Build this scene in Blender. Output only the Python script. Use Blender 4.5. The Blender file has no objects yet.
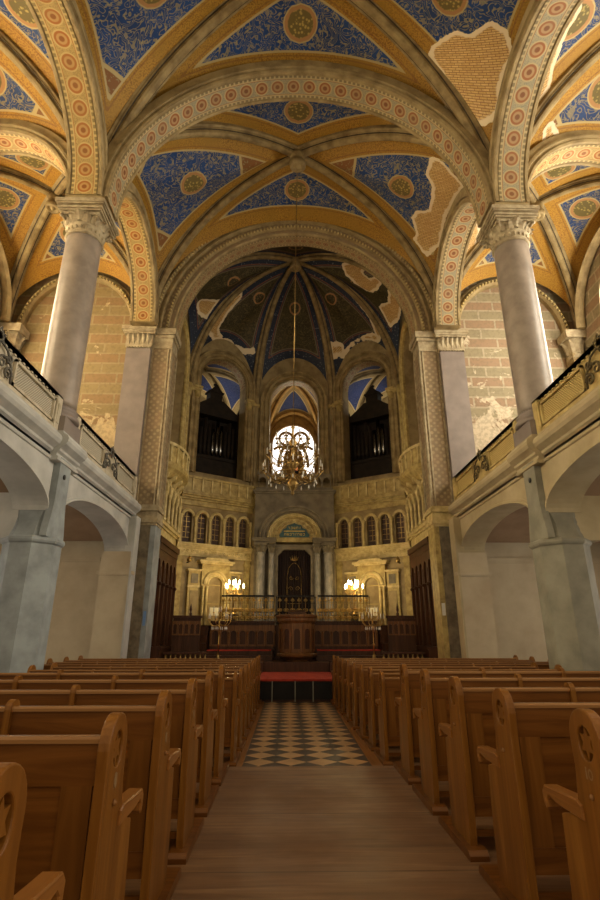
import bpy, math, random
from mathutils import Vector, Matrix
random.seed(7)
PI=math.pi; sin=math.sin; cos=math.cos
scn=bpy.context.scene; COL=scn.collection

# ------------------------------------------------------------------ materials
def newmat(name):
    m=bpy.data.materials.new(name); m.use_nodes=True
    nt=m.node_tree; nt.nodes.clear()
    out=nt.nodes.new('ShaderNodeOutputMaterial'); b=nt.nodes.new('ShaderNodeBsdfPrincipled')
    nt.links.new(b.outputs[0],out.inputs[0]); return m,nt,b
class G:
    def __init__(s,nt): s.nt=nt
    def n(s,t,**k):
        o=s.nt.nodes.new(t)
        for a,v in k.items(): setattr(o,a,v)
        return o
    def l(s,a,b): s.nt.links.new(a,b)
    def put(s,inp,v):
        if hasattr(v,'node'): s.l(v,inp)
        elif v is not None: inp.default_value=v
    def math(s,op,a,b=None,c=None):
        o=s.n('ShaderNodeMath',operation=op)
        s.put(o.inputs[0],a); s.put(o.inputs[1],b)
        if c is not None: s.put(o.inputs[2],c)
        return o.outputs[0]
    def mix(s,f,a,b):
        o=s.n('ShaderNodeMix',data_type='RGBA')
        s.put(o.inputs[0],f); s.put(o.inputs[6],c4(a)); s.put(o.inputs[7],c4(b)); return o.outputs[2]
    def step(s,x,e,w=.01):   # 0 below e, 1 above
        o=s.n('ShaderNodeMapRange',interpolation_type='SMOOTHSTEP')
        s.put(o.inputs[0],x); s.put(o.inputs[1],e-w); s.put(o.inputs[2],e+w); return o.outputs[0]
    def obj(s,scale=None,rot=None):
        t=s.n('ShaderNodeTexCoord'); o=t.outputs['Object']
        if scale or rot:
            mp=s.n('ShaderNodeMapping'); s.l(o,mp.inputs[0])
            if scale: mp.inputs['Scale'].default_value=scale
            if rot: mp.inputs['Rotation'].default_value=rot
            o=mp.outputs[0]
        return o
    def noise(s,vec,scale,detail=3,dist=0,rough=.55):
        o=s.n('ShaderNodeTexNoise'); s.l(vec,o.inputs['Vector'])
        o.inputs['Scale'].default_value=scale; o.inputs['Detail'].default_value=detail
        o.inputs['Distortion'].default_value=dist; o.inputs['Roughness'].default_value=rough
        return o.outputs[0]
    def ramp(s,f,stops):
        o=s.n('ShaderNodeValToRGB'); s.l(f,o.inputs[0]); e=o.color_ramp.elements
        while len(e)<len(stops): e.new(.5)
        for i,(p,c) in enumerate(stops): e[i].position=p; e[i].color=c4(c)
        return o.outputs[0]
    def bump(s,b,h,st=.3,d=.02):
        o=s.n('ShaderNodeBump'); o.inputs['Strength'].default_value=st; o.inputs['Distance'].default_value=d
        s.l(h,o.inputs['Height']); s.l(o.outputs[0],b.inputs['Normal'])
def c4(c):
    if hasattr(c,'node') or isinstance(c,float): return c
    return (c[0],c[1],c[2],1) if len(c)==3 else c
def M(name,c1,c2=None,scale=3,rough=.6,metal=0,bump=.25,bscale=25,emit=0,stretch=None,spec=.4,bd=.01):
    m,nt,b=newmat(name); g=G(nt); v=g.obj(scale=stretch)
    if c2 is None: c2=tuple(x*.7 for x in c1)
    f=g.noise(v,scale,5)
    g.l(g.ramp(f,[(.35,c2),(.62,c1)]),b.inputs['Base Color'])
    b.inputs['Roughness'].default_value=rough; b.inputs['Metallic'].default_value=metal
    b.inputs['Specular IOR Level'].default_value=spec
    if bump: g.bump(b,g.noise(v,bscale,4),bump,bd)
    if emit:
        b.inputs['Emission Color'].default_value=c4(c1); b.inputs['Emission Strength'].default_value=emit
    return m
MT={}
# stone and plaster
MT['arch_stone']=M('arch_stone',(.34,.255,.12),(.20,.14,.06),2.5,.7)
MT['rib']=M('rib_stone',(.31,.23,.10),(.17,.115,.045),3,.7)
MT['rib_dark']=M('rib_dark_line',(.07,.05,.025),(.04,.028,.015),3,.7)
MT['capital']=M('capital_stone',(.42,.35,.22),(.26,.20,.115),6,.7,bump=.5,bscale=40)
MT['shaft']=M('shaft_marble',(.31,.255,.205),(.22,.18,.145),2.5,.42,bump=.05,spec=.45)
MT['pil']=M('pilaster_marble',(.24,.20,.175),(.19,.155,.135),2,.5,bump=.05)
MT['plaster_l']=M('pale_plaster',(.50,.50,.47),(.38,.38,.36),1.6,.8,bump=.15)
MT['plaster_pier']=M('blue_grey_stone',(.31,.345,.355),(.20,.22,.225),2.2,.75,bump=.2)
MT['plaster_r']=M('cream_plaster',(.46,.38,.23),(.37,.30,.17),1.5,.8,bump=.15)
MT['pier_r']=M('grey_stone',(.29,.275,.21),(.20,.19,.145),2.2,.75,bump=.2)
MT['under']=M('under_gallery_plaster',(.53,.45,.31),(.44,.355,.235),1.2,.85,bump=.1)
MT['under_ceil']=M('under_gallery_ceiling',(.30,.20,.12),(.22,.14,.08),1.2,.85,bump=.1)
MT['rough_stone']=M('worn_dark_stone',(.22,.18,.12),(.11,.09,.06),4,.85,bump=.5,bscale=18)
MT['gold_plaster']=M('gilded_plaster',(.47,.36,.13),(.27,.19,.06),5,.55,bump=.5,bscale=22)
MT['gold_light']=M('pale_gilded_plaster',(.62,.50,.24),(.42,.32,.12),5,.55,bump=.3,bscale=30)
MT['apse_stone']=M('apse_wall_stone',(.33,.25,.12),(.20,.14,.06),2,.7)
MT['ark_stone']=M('ark_grey_stone',(.20,.165,.11),(.12,.1,.065),3,.65)
MT['ark_shaft']=M('ark_column_marble',(.27,.25,.21),(.17,.16,.14),4,.35)
MT['ochre']=M('ochre_paint',(.42,.25,.07),(.25,.13,.03),3,.7)
MT['dark']=M('black_void',(.012,.010,.009),(.006,.005,.005),3,.8,bump=0)
MT['dark_red']=M('dark_curtain',(.016,.006,.005),(.008,.003,.003),4,.9,stretch=(8,8,.6))
MT['small_glass']=M('leaded_dark_glass',(.055,.024,.014),(.025,.012,.008),14,.6,bump=.3)
MT['red']=M('red_carpet',(.46,.045,.022),(.32,.028,.016),6,.95,bump=.4,bscale=90)
MT['brass']=M('brass',(.60,.38,.11),(.42,.25,.06),8,.28,metal=1,bump=.1)
MT['brass_dim']=M('aged_brass',(.40,.27,.09),(.22,.14,.05),10,.4,metal=.9,bump=.2)
MT['iron']=M('black_iron',(.02,.018,.015),(.012,.01,.01),8,.5,metal=.5)
MT['crystal']=M('cut_glass',(.75,.72,.66),(.6,.58,.5),10,.12,spec=.8,bump=0)
MT['bulb']=M('lit_bulb',(1.0,.78,.42),(1.0,.74,.38),3,.5,emit=14,bump=0)
MT['lamp_red']=M('red_lamp_glass',(.9,.25,.08),(.7,.16,.05),3,.3,emit=1.2,bump=0)
MT['organ']=M('organ_case_wood',(.020,.013,.008),(.010,.007,.005),4,.7,bump=.2,spec=.2)
MT['pipe']=M('organ_pipe_tin',(.30,.30,.30),(.2,.2,.2),3,.18,metal=1,bump=0)
MT['paper']=M('paper',(.75,.70,.55),(.65,.6,.45),3,.8,bump=0)
MT['sign']=M('blue_white_sign',(.15,.28,.55),(.12,.22,.45),3,.5,bump=0)
MT['white_sign']=M('white_sign',(.7,.7,.66),(.6,.6,.56),3,.5,bump=0)
MT['black_metal']=M('black_metal',(.02,.02,.02),(.015,.015,.015),3,.4,bump=0)
MT['teal']=M('teal_enamel',(.03,.10,.11),(.015,.05,.06),8,.4,bump=.2)
MT['letter']=M('gilt_lettering',(.75,.55,.12),(.6,.42,.08),8,.4,bump=0)
MT['numeral']=M('carved_number',(.30,.19,.09),(.22,.13,.06),8,.5,bump=0)
MT['door_wood']=M('orange_wood',(.35,.16,.05),(.22,.09,.025),4,.5,stretch=(1,1,.1))

def wood(name,c1,c2,c3,ax,rough=.34,sc=1.0):
    m,nt,b=newmat(name); g=G(nt)
    st=[14.0,14.0,14.0]; st[ax]=.9
    st=[x*sc for x in st]
    v=g.obj(scale=tuple(st)); f=g.noise(v,1.0,6,1.2,.6)
    f2=g.noise(g.obj(scale=tuple(x*.35 for x in st)),1.3,2,.4)
    col=g.ramp(f,[(.30,c2),(.55,c1),(.75,c3)])
    col=g.mix(g.ramp(f2,[(.42,(0,0,0)),(.62,(.55,.55,.55))]),col,c2)
    g.l(col,b.inputs['Base Color'])
    b.inputs['Roughness'].default_value=rough; b.inputs['Specular IOR Level'].default_value=.22
    g.bump(b,f,.12,.004); return m
MT['oak_x']=wood('oak_horizontal',(.165,.060,.011),(.09,.030,.005),(.22,.088,.018),0)
MT['oak_z']=wood('oak_vertical',(.24,.098,.016),(.145,.052,.008),(.31,.135,.025),2)
MT['oak_stile']=wood('oak_stile',(.175,.066,.012),(.10,.036,.006),(.22,.09,.018),2)
MT['oak_y']=wood('oak_lengthwise',(.30,.125,.03),(.18,.07,.015),(.38,.165,.045),1,.3)
MT['oak_rail']=wood('oak_rail',(.30,.15,.055),(.22,.10,.035),(.37,.19,.08),0,.25)
MT['dark_wood']=wood('dark_carved_wood',(.075,.030,.014),(.035,.014,.007),(.11,.045,.02),2,.4)
MT['pulpit_wood']=wood('pulpit_wood',(.19,.085,.028),(.10,.042,.014),(.24,.11,.04),2,.35)

# worn wooden platform, boards running across the aisle
def mat_platform():
    m,nt,b=newmat('worn_floorboards'); g=G(nt); v=g.obj()
    s=g.n('ShaderNodeSeparateXYZ'); g.l(v,s.inputs[0])
    n1=g.noise(g.obj(scale=(.7,7,1)),1.6,6,.8); n2=g.noise(v,1.1,4)
    n3=g.noise(g.obj(scale=(.5,30,1)),1.0,3,.3)
    c=g.ramp(n1,[(.3,(.115,.055,.024)),(.55,(.205,.108,.048)),(.75,(.29,.17,.085))])
    c=g.mix(g.math('MULTIPLY',g.step(n2,.55,.15),.5),c,(.15,.070,.030))
    c=g.mix(g.math('MULTIPLY',g.step(n3,.60,.04),.25),c,(.21,.14,.085))
    fr=g.math('FRACT',g.math('MULTIPLY',s.outputs[1],1/1.15))
    ln=g.math('SUBTRACT',1.0,g.step(g.math('ABSOLUTE',g.math('SUBTRACT',fr,.5)),.006,.004))
    c=g.mix(g.math('MULTIPLY',ln,.7),c,(.03,.016,.01))
    g.l(c,b.inputs['Base Color'])
    r=g.n('ShaderNodeMapRange'); g.l(n2,r.inputs[0]); r.inputs[1].default_value=.3; r.inputs[2].default_value=.7; r.inputs[3].default_value=.34; r.inputs[4].default_value=.6
    g.l(r.outputs[0],b.inputs['Roughness']); g.bump(b,n3,.12,.004); return m
MT['platform']=mat_platform()
def mat_checker():
    m,nt,b=newmat('checker_tiles'); g=G(nt)
    t=g.n('ShaderNodeTexCoord'); mp=g.n('ShaderNodeMapping'); g.l(t.outputs['Object'],mp.inputs[0])
    mp.inputs['Location'].default_value=(0,0,.5); mp.inputs['Rotation'].default_value=(0,0,PI/4)
    ch=g.n('ShaderNodeTexChecker'); g.l(mp.outputs[0],ch.inputs[0]); ch.inputs['Scale'].default_value=1/.304
    ch.inputs[1].default_value=(.58,.36,.17,1); ch.inputs[2].default_value=(.045,.040,.036,1)
    n=g.noise(t.outputs['Object'],3,5)
    c=g.mix(g.math('MULTIPLY',g.step(n,.5,.2),.35),ch.outputs[0],(.16,.10,.06))
    g.l(c,b.inputs['Base Color']); b.inputs['Roughness'].default_value=.38; g.bump(b,n,.1,.004); return m
MT['checker']=mat_checker()
MT['floor']=M('stone_floor',(.10,.075,.05),(.06,.045,.03),2,.6)

# painted severy: attributes edge / corner / medal / patch are distances in metres on the real surface
def mat_vault(name,band,band2,field,scroll,line,medal=(.30,.25,.07),rust=(.30,.10,.03),w=.46,corner=2.2,bw=.0,star=False,mr=.43,dens=5.0):
    m,nt,b=newmat(name); g=G(nt); v=g.obj()
    A=lambda n:g.n('ShaderNodeAttribute',attribute_name=n).outputs['Fac']
    e,co,me,pa=A('edge'),A('corner'),A('medal'),A('patch')
    # scroll work
    n1=g.noise(v,dens,0.0,1.2); f=g.math('FRACT',g.math('MULTIPLY',n1,7.0))
    f=g.math('ABSOLUTE',g.math('SUBTRACT',f,.5)); sc=g.math('SUBTRACT',1.0,g.step(f,.125,.05))
    n2=g.noise(v,dens*3.0,1.0,.8); dots=g.step(n2,.61,.03)
    var=g.noise(v,1.2,4)
    fieldc=g.mix(g.step(var,.5,.2),field,tuple(x*.62 for x in field))
    fld=g.mix(g.math('MULTIPLY',sc,.75),fieldc,scroll)
    fld=g.mix(g.math('MULTIPLY',dots,.55),fld,tuple(min(1,x*1.25) for x in scroll))
    # medallion
    vr=g.n('ShaderNodeTexVoronoi'); g.l(v,vr.inputs['Vector']); vr.inputs['Scale'].default_value=11
    mc=g.mix(g.step(vr.outputs['Distance'],.35,.1),tuple(x*1.5 for x in medal),tuple(x*.6 for x in medal))
    ring=g.mix(g.step(me,mr*.74,.015),mc,(.36,.19,.07))
    ring=g.mix(g.step(me,mr*.93,.012),ring,line)
    fld=g.mix(g.step(me,mr,.01),ring,fld)
    # little corner panel
    inner=g.mix(g.step(co,corner-.09,.012),g.mix(g.math('MULTIPLY',dots,.7),rust,scroll),line)
    fld=g.mix(g.step(co,corner,.012),inner,fld)
    # border band
    n3=g.noise(v,26,2); 
    ba=g.mix(g.step(n3,.53,.05),band,band2)
    ba=g.mix(g.step(var,.55,.2),ba,tuple(x*.8 for x in band))
    if star: ba=g.mix(g.step(g.noise(v,13,0),.72,.02),ba,(.12,.13,.16))
    l2=g.math('SUBTRACT',1.0,g.step(g.math('ABSOLUTE',g.math('SUBTRACT',e,w*.80)),.02,.008))
    ba=g.mix(g.math('MULTIPLY',l2,.6),ba,rust)
    ba=g.mix(g.step(e,w-.055,.01),ba,line)
    col=g.mix(g.step(e,w,.01),ba,fld)
    # fallen plaster: bare brick with a pale torn edge
    br=g.n('ShaderNodeTexBrick'); mp=g.n('ShaderNodeMapping'); g.l(v,mp.inputs[0]); mp.inputs['Rotation'].default_value=(0,0,.5)
    g.l(mp.outputs[0],br.inputs['Vector']); br.inputs['Scale'].default_value=3.4
    br.inputs['Color1'].default_value=(.60,.38,.13,1); br.inputs['Color2'].default_value=(.70,.48,.20,1); br.inputs['Mortar'].default_value=(.22,.11,.04,1)
    br.inputs['Mortar Size'].default_value=.022; br.inputs['Brick Width'].default_value=.6; br.inputs['Row Height'].default_value=.17
    brc=g.mix(g.math('MULTIPLY',g.step(n2,.5,.1),.3),br.outputs[0],(.38,.2,.08))
    wob=g.math('ADD',pa,g.math('MULTIPLY',g.math('SUBTRACT',g.noise(v,4,3),.5),.16))
    tor=g.mix(g.step(wob,-.10,.02),brc,(.74,.62,.42))
    col=g.mix(g.step(wob,0.0,.008),tor,col)
    g.l(col,b.inputs['Base Color']); b.inputs['Roughness'].default_value=.62; b.inputs['Specular IOR Level'].default_value=.3
    g.bump(b,g.math('ADD',g.step(wob,0,.02),g.math('MULTIPLY',n3,.2)),.35,.03)
    return m
MT['v_nave']=mat_vault('painted_nave_vault',(.37,.205,.026),(.22,.105,.014),(.012,.056,.205),(.27,.225,.115),(.42,.33,.15),medal=(.24,.18,.05),rust=(.20,.085,.022),w=.66,corner=2.25,mr=.47,dens=3.2)
MT['v_aisle']=mat_vault('painted_aisle_vault',(.42,.225,.028),(.26,.12,.016),(.022,.055,.17),(.24,.195,.10),(.44,.34,.15),medal=(.22,.17,.05),rust=(.20,.085,.022),w=.62,corner=2.0,mr=.46,dens=3.2)
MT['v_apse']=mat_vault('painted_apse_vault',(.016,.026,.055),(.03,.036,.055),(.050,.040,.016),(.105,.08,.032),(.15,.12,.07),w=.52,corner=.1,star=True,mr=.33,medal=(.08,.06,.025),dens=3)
MT['v_back']=mat_vault('painted_organ_loft_vault',(.40,.30,.13),(.30,.21,.08),(.025,.045,.16),(.07,.08,.17),(.5,.4,.2),w=.36,corner=.1,mr=.001)

# painted band on arch soffits: UV u = metres along the arch, v = 0..1 across
def mat_soffit(name,ground,g2,redc,line,period=.46):
    m,nt,b=newmat(name); g=G(nt); uv=g.n('ShaderNodeUVMap').outputs[0]
    s=g.n('ShaderNodeSeparateXYZ'); g.l(uv,s.inputs[0]); u,v=s.outputs[0],s.outputs[1]
    fu=g.math('SUBTRACT',g.math('FRACT',g.math('DIVIDE',u,period)),.5)
    dv=g.math('MULTIPLY',g.math('SUBTRACT',v,.5),.62/period)
    r=g.math('SQRT',g.math('ADD',g.math('MULTIPLY',fu,fu),g.math('MULTIPLY',dv,dv)))
    av=g.math('ABSOLUTE',g.math('SUBTRACT',v,.5))
    o=g.obj(); n=g.noise(o,9,3,1.0); f=g.math('ABSOLUTE',g.math('SUBTRACT',g.math('FRACT',g.math('MULTIPLY',n,8.0)),.5))
    gr=g.mix(g.step(f,.2,.06),g2,ground)
    c=g.mix(g.step(r,.43,.025),line,gr)
    c=g.mix(g.step(r,.36,.025),redc,c)
    c=g.mix(g.step(r,.25,.025),g.mix(.5,redc,line) ,c)
    c=g.mix(g.step(r,.13,.03),tuple(x*.7 for x in redc),c)
    c=g.mix(g.step(av,.335,.010),c,redc); c=g.mix(g.step(av,.355,.010),c,line)
    bead=g.math('ABSOLUTE',g.math('SUBTRACT',g.math('FRACT',g.math('DIVIDE',u,.13)),.5))
    c=g.mix(g.math('MULTIPLY',g.step(av,.40,.01),g.step(bead,.2,.08)),c,tuple(x*.45 for x in line))
    var=g.noise(o,1.4,4); c=g.mix(g.math('MULTIPLY',g.step(var,.52,.18),.3),c,tuple(x*.5 for x in ground))
    g.l(c,b.inputs['Base Color']); b.inputs['Roughness'].default_value=.6; b.inputs['Specular IOR Level'].default_value=.3
    g.bump(b,f,.15,.01); return m
MT['soffit']=mat_soffit('painted_arch_soffit',(.34,.29,.17),(.22,.21,.15),(.27,.095,.03),(.44,.34,.17))
MT['soffit_gold']=mat_soffit('painted_gold_arch_soffit',(.42,.29,.10),(.28,.20,.07),(.32,.11,.02),(.50,.37,.15))
MT['soffit_dim']=mat_soffit('painted_chancel_arch_soffit',(.34,.25,.12),(.22,.15,.07),(.24,.10,.04),(.40,.30,.15),.3)

# painted ashlar with peeling patches on the aisle end walls
def mat_ashlar(name,ca,cb,white,amount,off,seam=(.50,.40,.22)):
    m,nt,b=newmat(name); g=G(nt)
    t=g.n('ShaderNodeTexCoord'); s=g.n('ShaderNodeSeparateXYZ'); g.l(t.outputs['Object'],s.inputs[0])
    cb_=g.n('ShaderNodeCombineXYZ'); g.l(g.math('ADD',s.outputs[0],s.outputs[1]),cb_.inputs[0]); g.l(s.outputs[2],cb_.inputs[1])
    br=g.n('ShaderNodeTexBrick'); g.l(cb_.outputs[0],br.inputs['Vector']); br.inputs['Scale'].default_value=1
    br.inputs['Brick Width'].default_value=1.15; br.inputs['Row Height'].default_value=.40; br.inputs['Mortar Size'].default_value=.035
    br.inputs['Color1'].default_value=c4(ca); br.inputs['Color2'].default_value=c4(tuple(x*.85 for x in ca)); br.inputs['Mortar'].default_value=c4(seam)
    row=g.math('FLOOR',g.math('DIVIDE',s.outputs[2],.40)); alt=g.math('FRACT',g.math('MULTIPLY',row,.5))
    isr=g.step(alt,.25,.01); fac2=g.math('SUBTRACT',1.0,br.outputs['Fac'])
    c=g.mix(g.math('MULTIPLY',g.math('MULTIPLY',isr,fac2),.85),br.outputs[0],cb)
    o=t.outputs['Object']; n=g.noise(o,1.3,6,.6,.65); n2=g.noise(o,9,4)
    hz=g.math('MULTIPLY',g.math('SUBTRACT',off,s.outputs[2]),.10)
    p=g.step(g.math('ADD',n,g.math('MINIMUM',g.math('MAXIMUM',hz,-.10),.16)),amount,.02)
    c=g.mix(g.math('MULTIPLY',g.step(n2,.55,.1),.35),c,tuple(x*.55 for x in ca))
    c=g.mix(p,c,g.mix(g.step(n2,.5,.1),white,tuple(x*.75 for x in white)))
    g.l(c,b.inputs['Base Color']); b.inputs['Roughness'].default_value=.8; g.bump(b,g.math('ADD',p,n2),.3,.02); return m
MT['ashlar_l']=mat_ashlar('painted_ashlar_gold',(.27,.20,.085),(.26,.155,.07),(.52,.40,.22),.56,8.6,(.30,.23,.115))
MT['ashlar_r']=mat_ashlar('painted_ashlar_pale',(.28,.235,.14),(.28,.175,.105),(.56,.47,.33),.53,9.4,(.36,.30,.20))
# diaper pattern on chancel jambs
def mat_diaper():
    m,nt,b=newmat('diaper_relief'); g=G(nt)
    t=g.n('ShaderNodeTexCoord'); o=t.outputs['Object']
    mp=g.n('ShaderNodeMapping'); g.l(o,mp.inputs[0]); mp.inputs['Scale'].default_value=(6,6,6); mp.inputs['Rotation'].default_value=(0,PI/4,0)
    v=g.n('ShaderNodeTexVoronoi'); g.l(mp.outputs[0],v.inputs['Vector']); v.inputs['Scale'].default_value=1; v.inputs['Randomness'].default_value=.15
    n=g.noise(o,2,5)
    c=g.mix(g.step(v.outputs['Distance'],.38,.1),(.34,.26,.14),(.22,.16,.085)); c=g.mix(g.math('MULTIPLY',g.step(n,.5,.15),.5),c,(.30,.20,.11))
    g.l(c,b.inputs['Base Color']); b.inputs['Roughness'].default_value=.7; g.bump(b,v.outputs['Distance'],.6,.03); return m
MT['diaper']=mat_diaper()
def mat_hatch(name,c1,c2):
    m,nt,b=newmat(name); g=G(nt)
    w=g.n('ShaderNodeTexWave'); g.l(g.obj(rot=(PI/4,0,0)),w.inputs[0]); w.bands_direction='Y'; w.inputs['Scale'].default_value=7
    g.l(g.mix(w.outputs['Fac'],c1,c2),b.inputs['Base Color']); b.inputs['Roughness'].default_value=.7; g.bump(b,w.outputs['Fac'],.6,.015); return m
MT['hatch_l']=mat_hatch('hatched_panel_pale',(.50,.46,.36),(.28,.25,.18))
MT['hatch_r']=mat_hatch('hatched_panel_gold',(.55,.42,.15),(.30,.21,.06))
MT['para_l']=M('parapet_stone_pale',(.56,.50,.38),(.38,.33,.23),4,.7,bump=.3)
MT['para_r']=M('parapet_stone_gold',(.56,.43,.17),(.36,.26,.09),4,.7,bump=.3)
MT['orn_l']=M('carved_ornament_grey',(.16,.15,.12),(.08,.07,.06),9,.7,bump=.4)
MT['orn_r']=M('carved_ornament_bronze',(.13,.095,.03),(.07,.05,.02),9,.6,bump=.4)
def mat_window():
    m,nt,b=newmat('daylit_frosted_glass'); g=G(nt)
    n=g.noise(g.obj(),5,3); c=g.mix(g.step(n,.5,.2),(1,.93,.84),(.95,.97,1))
    g.l(c,b.inputs['Base Color']); g.l(c,b.inputs['Emission Color']); b.inputs['Emission Strength'].default_value=1.7; b.inputs['Roughness'].default_value=.3
    return m
MT['window']=mat_window()

# ------------------------------------------------------------------ mesh builder
class MB:
    def __init__(s,xf=None): s.v=[];s.f=[];s.uv=None;s.xf=xf;s.sm=[]
    def add(s,vs,fs,smooth=False):
        o=len(s.v); s.v+=[tuple(p) for p in vs]; s.f+=[tuple(i+o for i in f) for f in fs]; s.sm+=[smooth]*len(fs); return o
    def box(s,x0,x1,y0,y1,z0,z1,ch=0):
        if x0>x1:x0,x1=x1,x0
        if y0>y1:y0,y1=y1,y0
        if ch:
            s.prism([(x0+ch,y0),(x1-ch,y0),(x1,y0+ch),(x1,y1-ch),(x1-ch,y1),(x0+ch,y1),(x0,y1-ch),(x0,y0+ch)],z0,z1); return
        s.add([(x0,y0,z0),(x1,y0,z0),(x1,y1,z0),(x0,y1,z0),(x0,y0,z1),(x1,y0,z1),(x1,y1,z1),(x0,y1,z1)],
              [(0,3,2,1),(4,5,6,7),(0,1,5,4),(1,2,6,5),(2,3,7,6),(3,0,4,7)])
    def prism(s,poly,a,b,axis='z',bev=0):
        n=len(poly)
        def P(p,h):
            if axis=='z': return (p[0],p[1],h)
            if axis=='x': return (h,p[0],p[1])
            return (p[0],h,p[1])
        if bev:
            cx=sum(p[0] for p in poly)/n; cy=sum(p[1] for p in poly)/n
            def ins(p,k):
                i=poly.index(p); a0=Vector(poly[i-1]);a1=Vector(p);a2=Vector(poly[(i+1)%n])
                d1=(a1-a0).normalized(); d2=(a2-a1).normalized(); nn=Vector((-(d1.y+d2.y),(d1.x+d2.x)))
                if nn.length<1e-6: return p
                nn.normalize(); ar=sum(poly[j][0]*poly[(j+1)%n][1]-poly[(j+1)%n][0]*poly[j][1] for j in range(n))
                sg=1 if ar>0 else -1
                return (p[0]+nn.x*k*sg,p[1]+nn.y*k*sg)
            q=[ins(p,bev) for p in poly]; sgn=1 if b>a else -1
            rings=[[P(p,a) for p in q],[P(p,a+bev*sgn) for p in poly],[P(p,b-bev*sgn) for p in poly],[P(p,b) for p in q]]
            vs=sum(rings,[]); fs=[tuple(range(n))[::-1],tuple(range(3*n,4*n))]
            for k in range(3):
                for i in range(n): j=(i+1)%n; fs.append((k*n+i,k*n+j,(k+1)*n+j,(k+1)*n+i))
            s.add(vs,fs); return
        vs=[P(p,a) for p in poly]+[P(p,b) for p in poly]
        fs=[tuple(range(n))[::-1],tuple(range(n,2*n))]+[(i,(i+1)%n,n+(i+1)%n,n+i) for i in range(n)]
        s.add(vs,fs)
    def loft(s,rings,closed=True,caps=True,smooth=False):
        n=len(rings[0]); vs=sum([list(r) for r in rings],[]); fs=[]
        for k in range(len(rings)-1):
            for i in range(n if closed else n-1):
                j=(i+1)%n; fs.append((k*n+i,k*n+j,(k+1)*n+j,(k+1)*n+i))
        if caps and closed: fs.append(tuple(range(n))[::-1]); fs.append(tuple(range((len(rings)-1)*n,len(rings)*n)))
        s.add(vs,fs,smooth)
    def lathe(s,prof,c=(0,0),n=24,smooth=True,a0=0,a1=2*PI):
        full=abs(a1-a0-2*PI)<1e-6; m=n if full else n+1
        rings=[[(c[0]+r*cos(a0+(a1-a0)*i/n),c[1]+r*sin(a0+(a1-a0)*i/n),z) for i in range(m)] for r,z in prof]
        s.loft(rings,closed=full,caps=full,smooth=smooth)
    def tube(s,path,r,n=6,smooth=True):
        path=[Vector(p) for p in path]; rings=[]; up=None
        for i,p in enumerate(path):
            t=(path[min(i+1,len(path)-1)]-path[max(i-1,0)]).normalized()
            if up is None: up=Vector((0,0,1)) if abs(t.z)<.9 else Vector((1,0,0))
            x=t.cross(up); x.normalize(); y=x.cross(t); up=y
            rr=r[i] if isinstance(r,(list,tuple)) else r
            rings.append([tuple(p+x*rr*cos(2*PI*k/n)+y*rr*sin(2*PI*k/n)) for k in range(n)])
        s.loft(rings,smooth=smooth)
    def ball(s,c,r,n=10,m=6,sz=1):
        s.lathe([(max(1e-4,r*sin(PI*i/m)),c[2]+sz*-r*cos(PI*i/m)) for i in range(m+1)],(c[0],c[1]),n)
    def arch(s,c,rx,rz,prof,axis='y',a0=0,a1=PI,n=40,legz=None,closed=True,smooth=False):
        # profile of (dr, depth) swept round an (elliptical) arch centred at c=(along, z)
        rings=[]
        def P(a,dr,d,z=None):
            u=c[0]+(rx+dr)*cos(a); w=c[1]+(rz+dr)*sin(a)
            if z is not None: w=z
            return (u,d,w) if axis=='y' else (d,u,w)
        if legz is not None: rings.append([P(a0,dr,d,legz) for dr,d in prof])
        for i in range(n+1): rings.append([P(a0+(a1-a0)*i/n,dr,d) for dr,d in prof])
        if legz is not None: rings.append([P(a1,dr,d,legz) for dr,d in prof])
        s.loft(rings,closed=closed,caps=closed,smooth=smooth)
    def wall(s,u0,u1,z0,z1,ops,d0,d1,axis='y',n=16):
        # wall in plane with arched openings ops=[(cu,half,sill,spring,rise)]
        def B(a,b,c,d):
            if b-a<1e-4 or d-c<1e-4: return
            if axis=='y': s.box(a,b,d0,d1,c,d)
            else: s.box(d0,d1,a,b,c,d)
        x=u0
        for cu,h,sill,sp,rise in sorted(ops):
            B(x,cu-h,z0,z1); B(cu-h,cu+h,z0,sill)
            lo=[(cu-h*cos(PI*i/n),sp+rise*sin(PI*i/n)) for i in range(n+1)]
            P=(lambda u,d,z:(u,d,z)) if axis=='y' else (lambda u,d,z:(d,u,z))
            rings=[[P(u,d0,z),P(u,d1,z),P(u,d1,z1),P(u,d0,z1)] for u,z in lo]
            s.loft(rings,closed=True,caps=True)
            x=cu+h
        B(x,u1,z0,z1)
    def build(s,name,mat,parent=None,loc=None,rotz=None,**tags):
        me=bpy.data.meshes.new(name)
        vs=s.v if s.xf is None else [tuple(s.xf@Vector(p)) for p in s.v]
        me.from_pydata(vs,[],s.f); me.materials.append(MT[mat] if isinstance(mat,str) else mat)
        if any(s.sm): me.polygons.foreach_set('use_smooth',s.sm)
        import bmesh
        bm=bmesh.new(); bm.from_mesh(me); bmesh.ops.recalc_face_normals(bm,faces=bm.faces); bm.to_mesh(me); bm.free()
        me.update()
        o=bpy.data.objects.new(name,me); COL.objects.link(o)
        if parent: o.parent=parent
        if loc: o.location=loc
        if rotz: o.rotation_euler[2]=rotz
        for k,v in tags.items(): o[k]=v
        return o
def tag(o,label,cat,group=None):
    o['label']=label; o['category']=cat
    if group: o['group']=group
    return o
def thing(name,label,cat,loc=(0,0,0),rz=0,group=None,parent=None):
    o=bpy.data.objects.new(name,None); COL.objects.link(o); o.location=loc; o.rotation_euler=(0,0,rz); o.empty_display_size=.2
    if label: tag(o,label,cat,group)
    return o
def struct(name,loc=(0,0,0),rz=0):
    o=thing(name,None,None,loc,rz); o['kind']='structure'; return o
def S(o): o['kind']='structure'; return o
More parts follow.
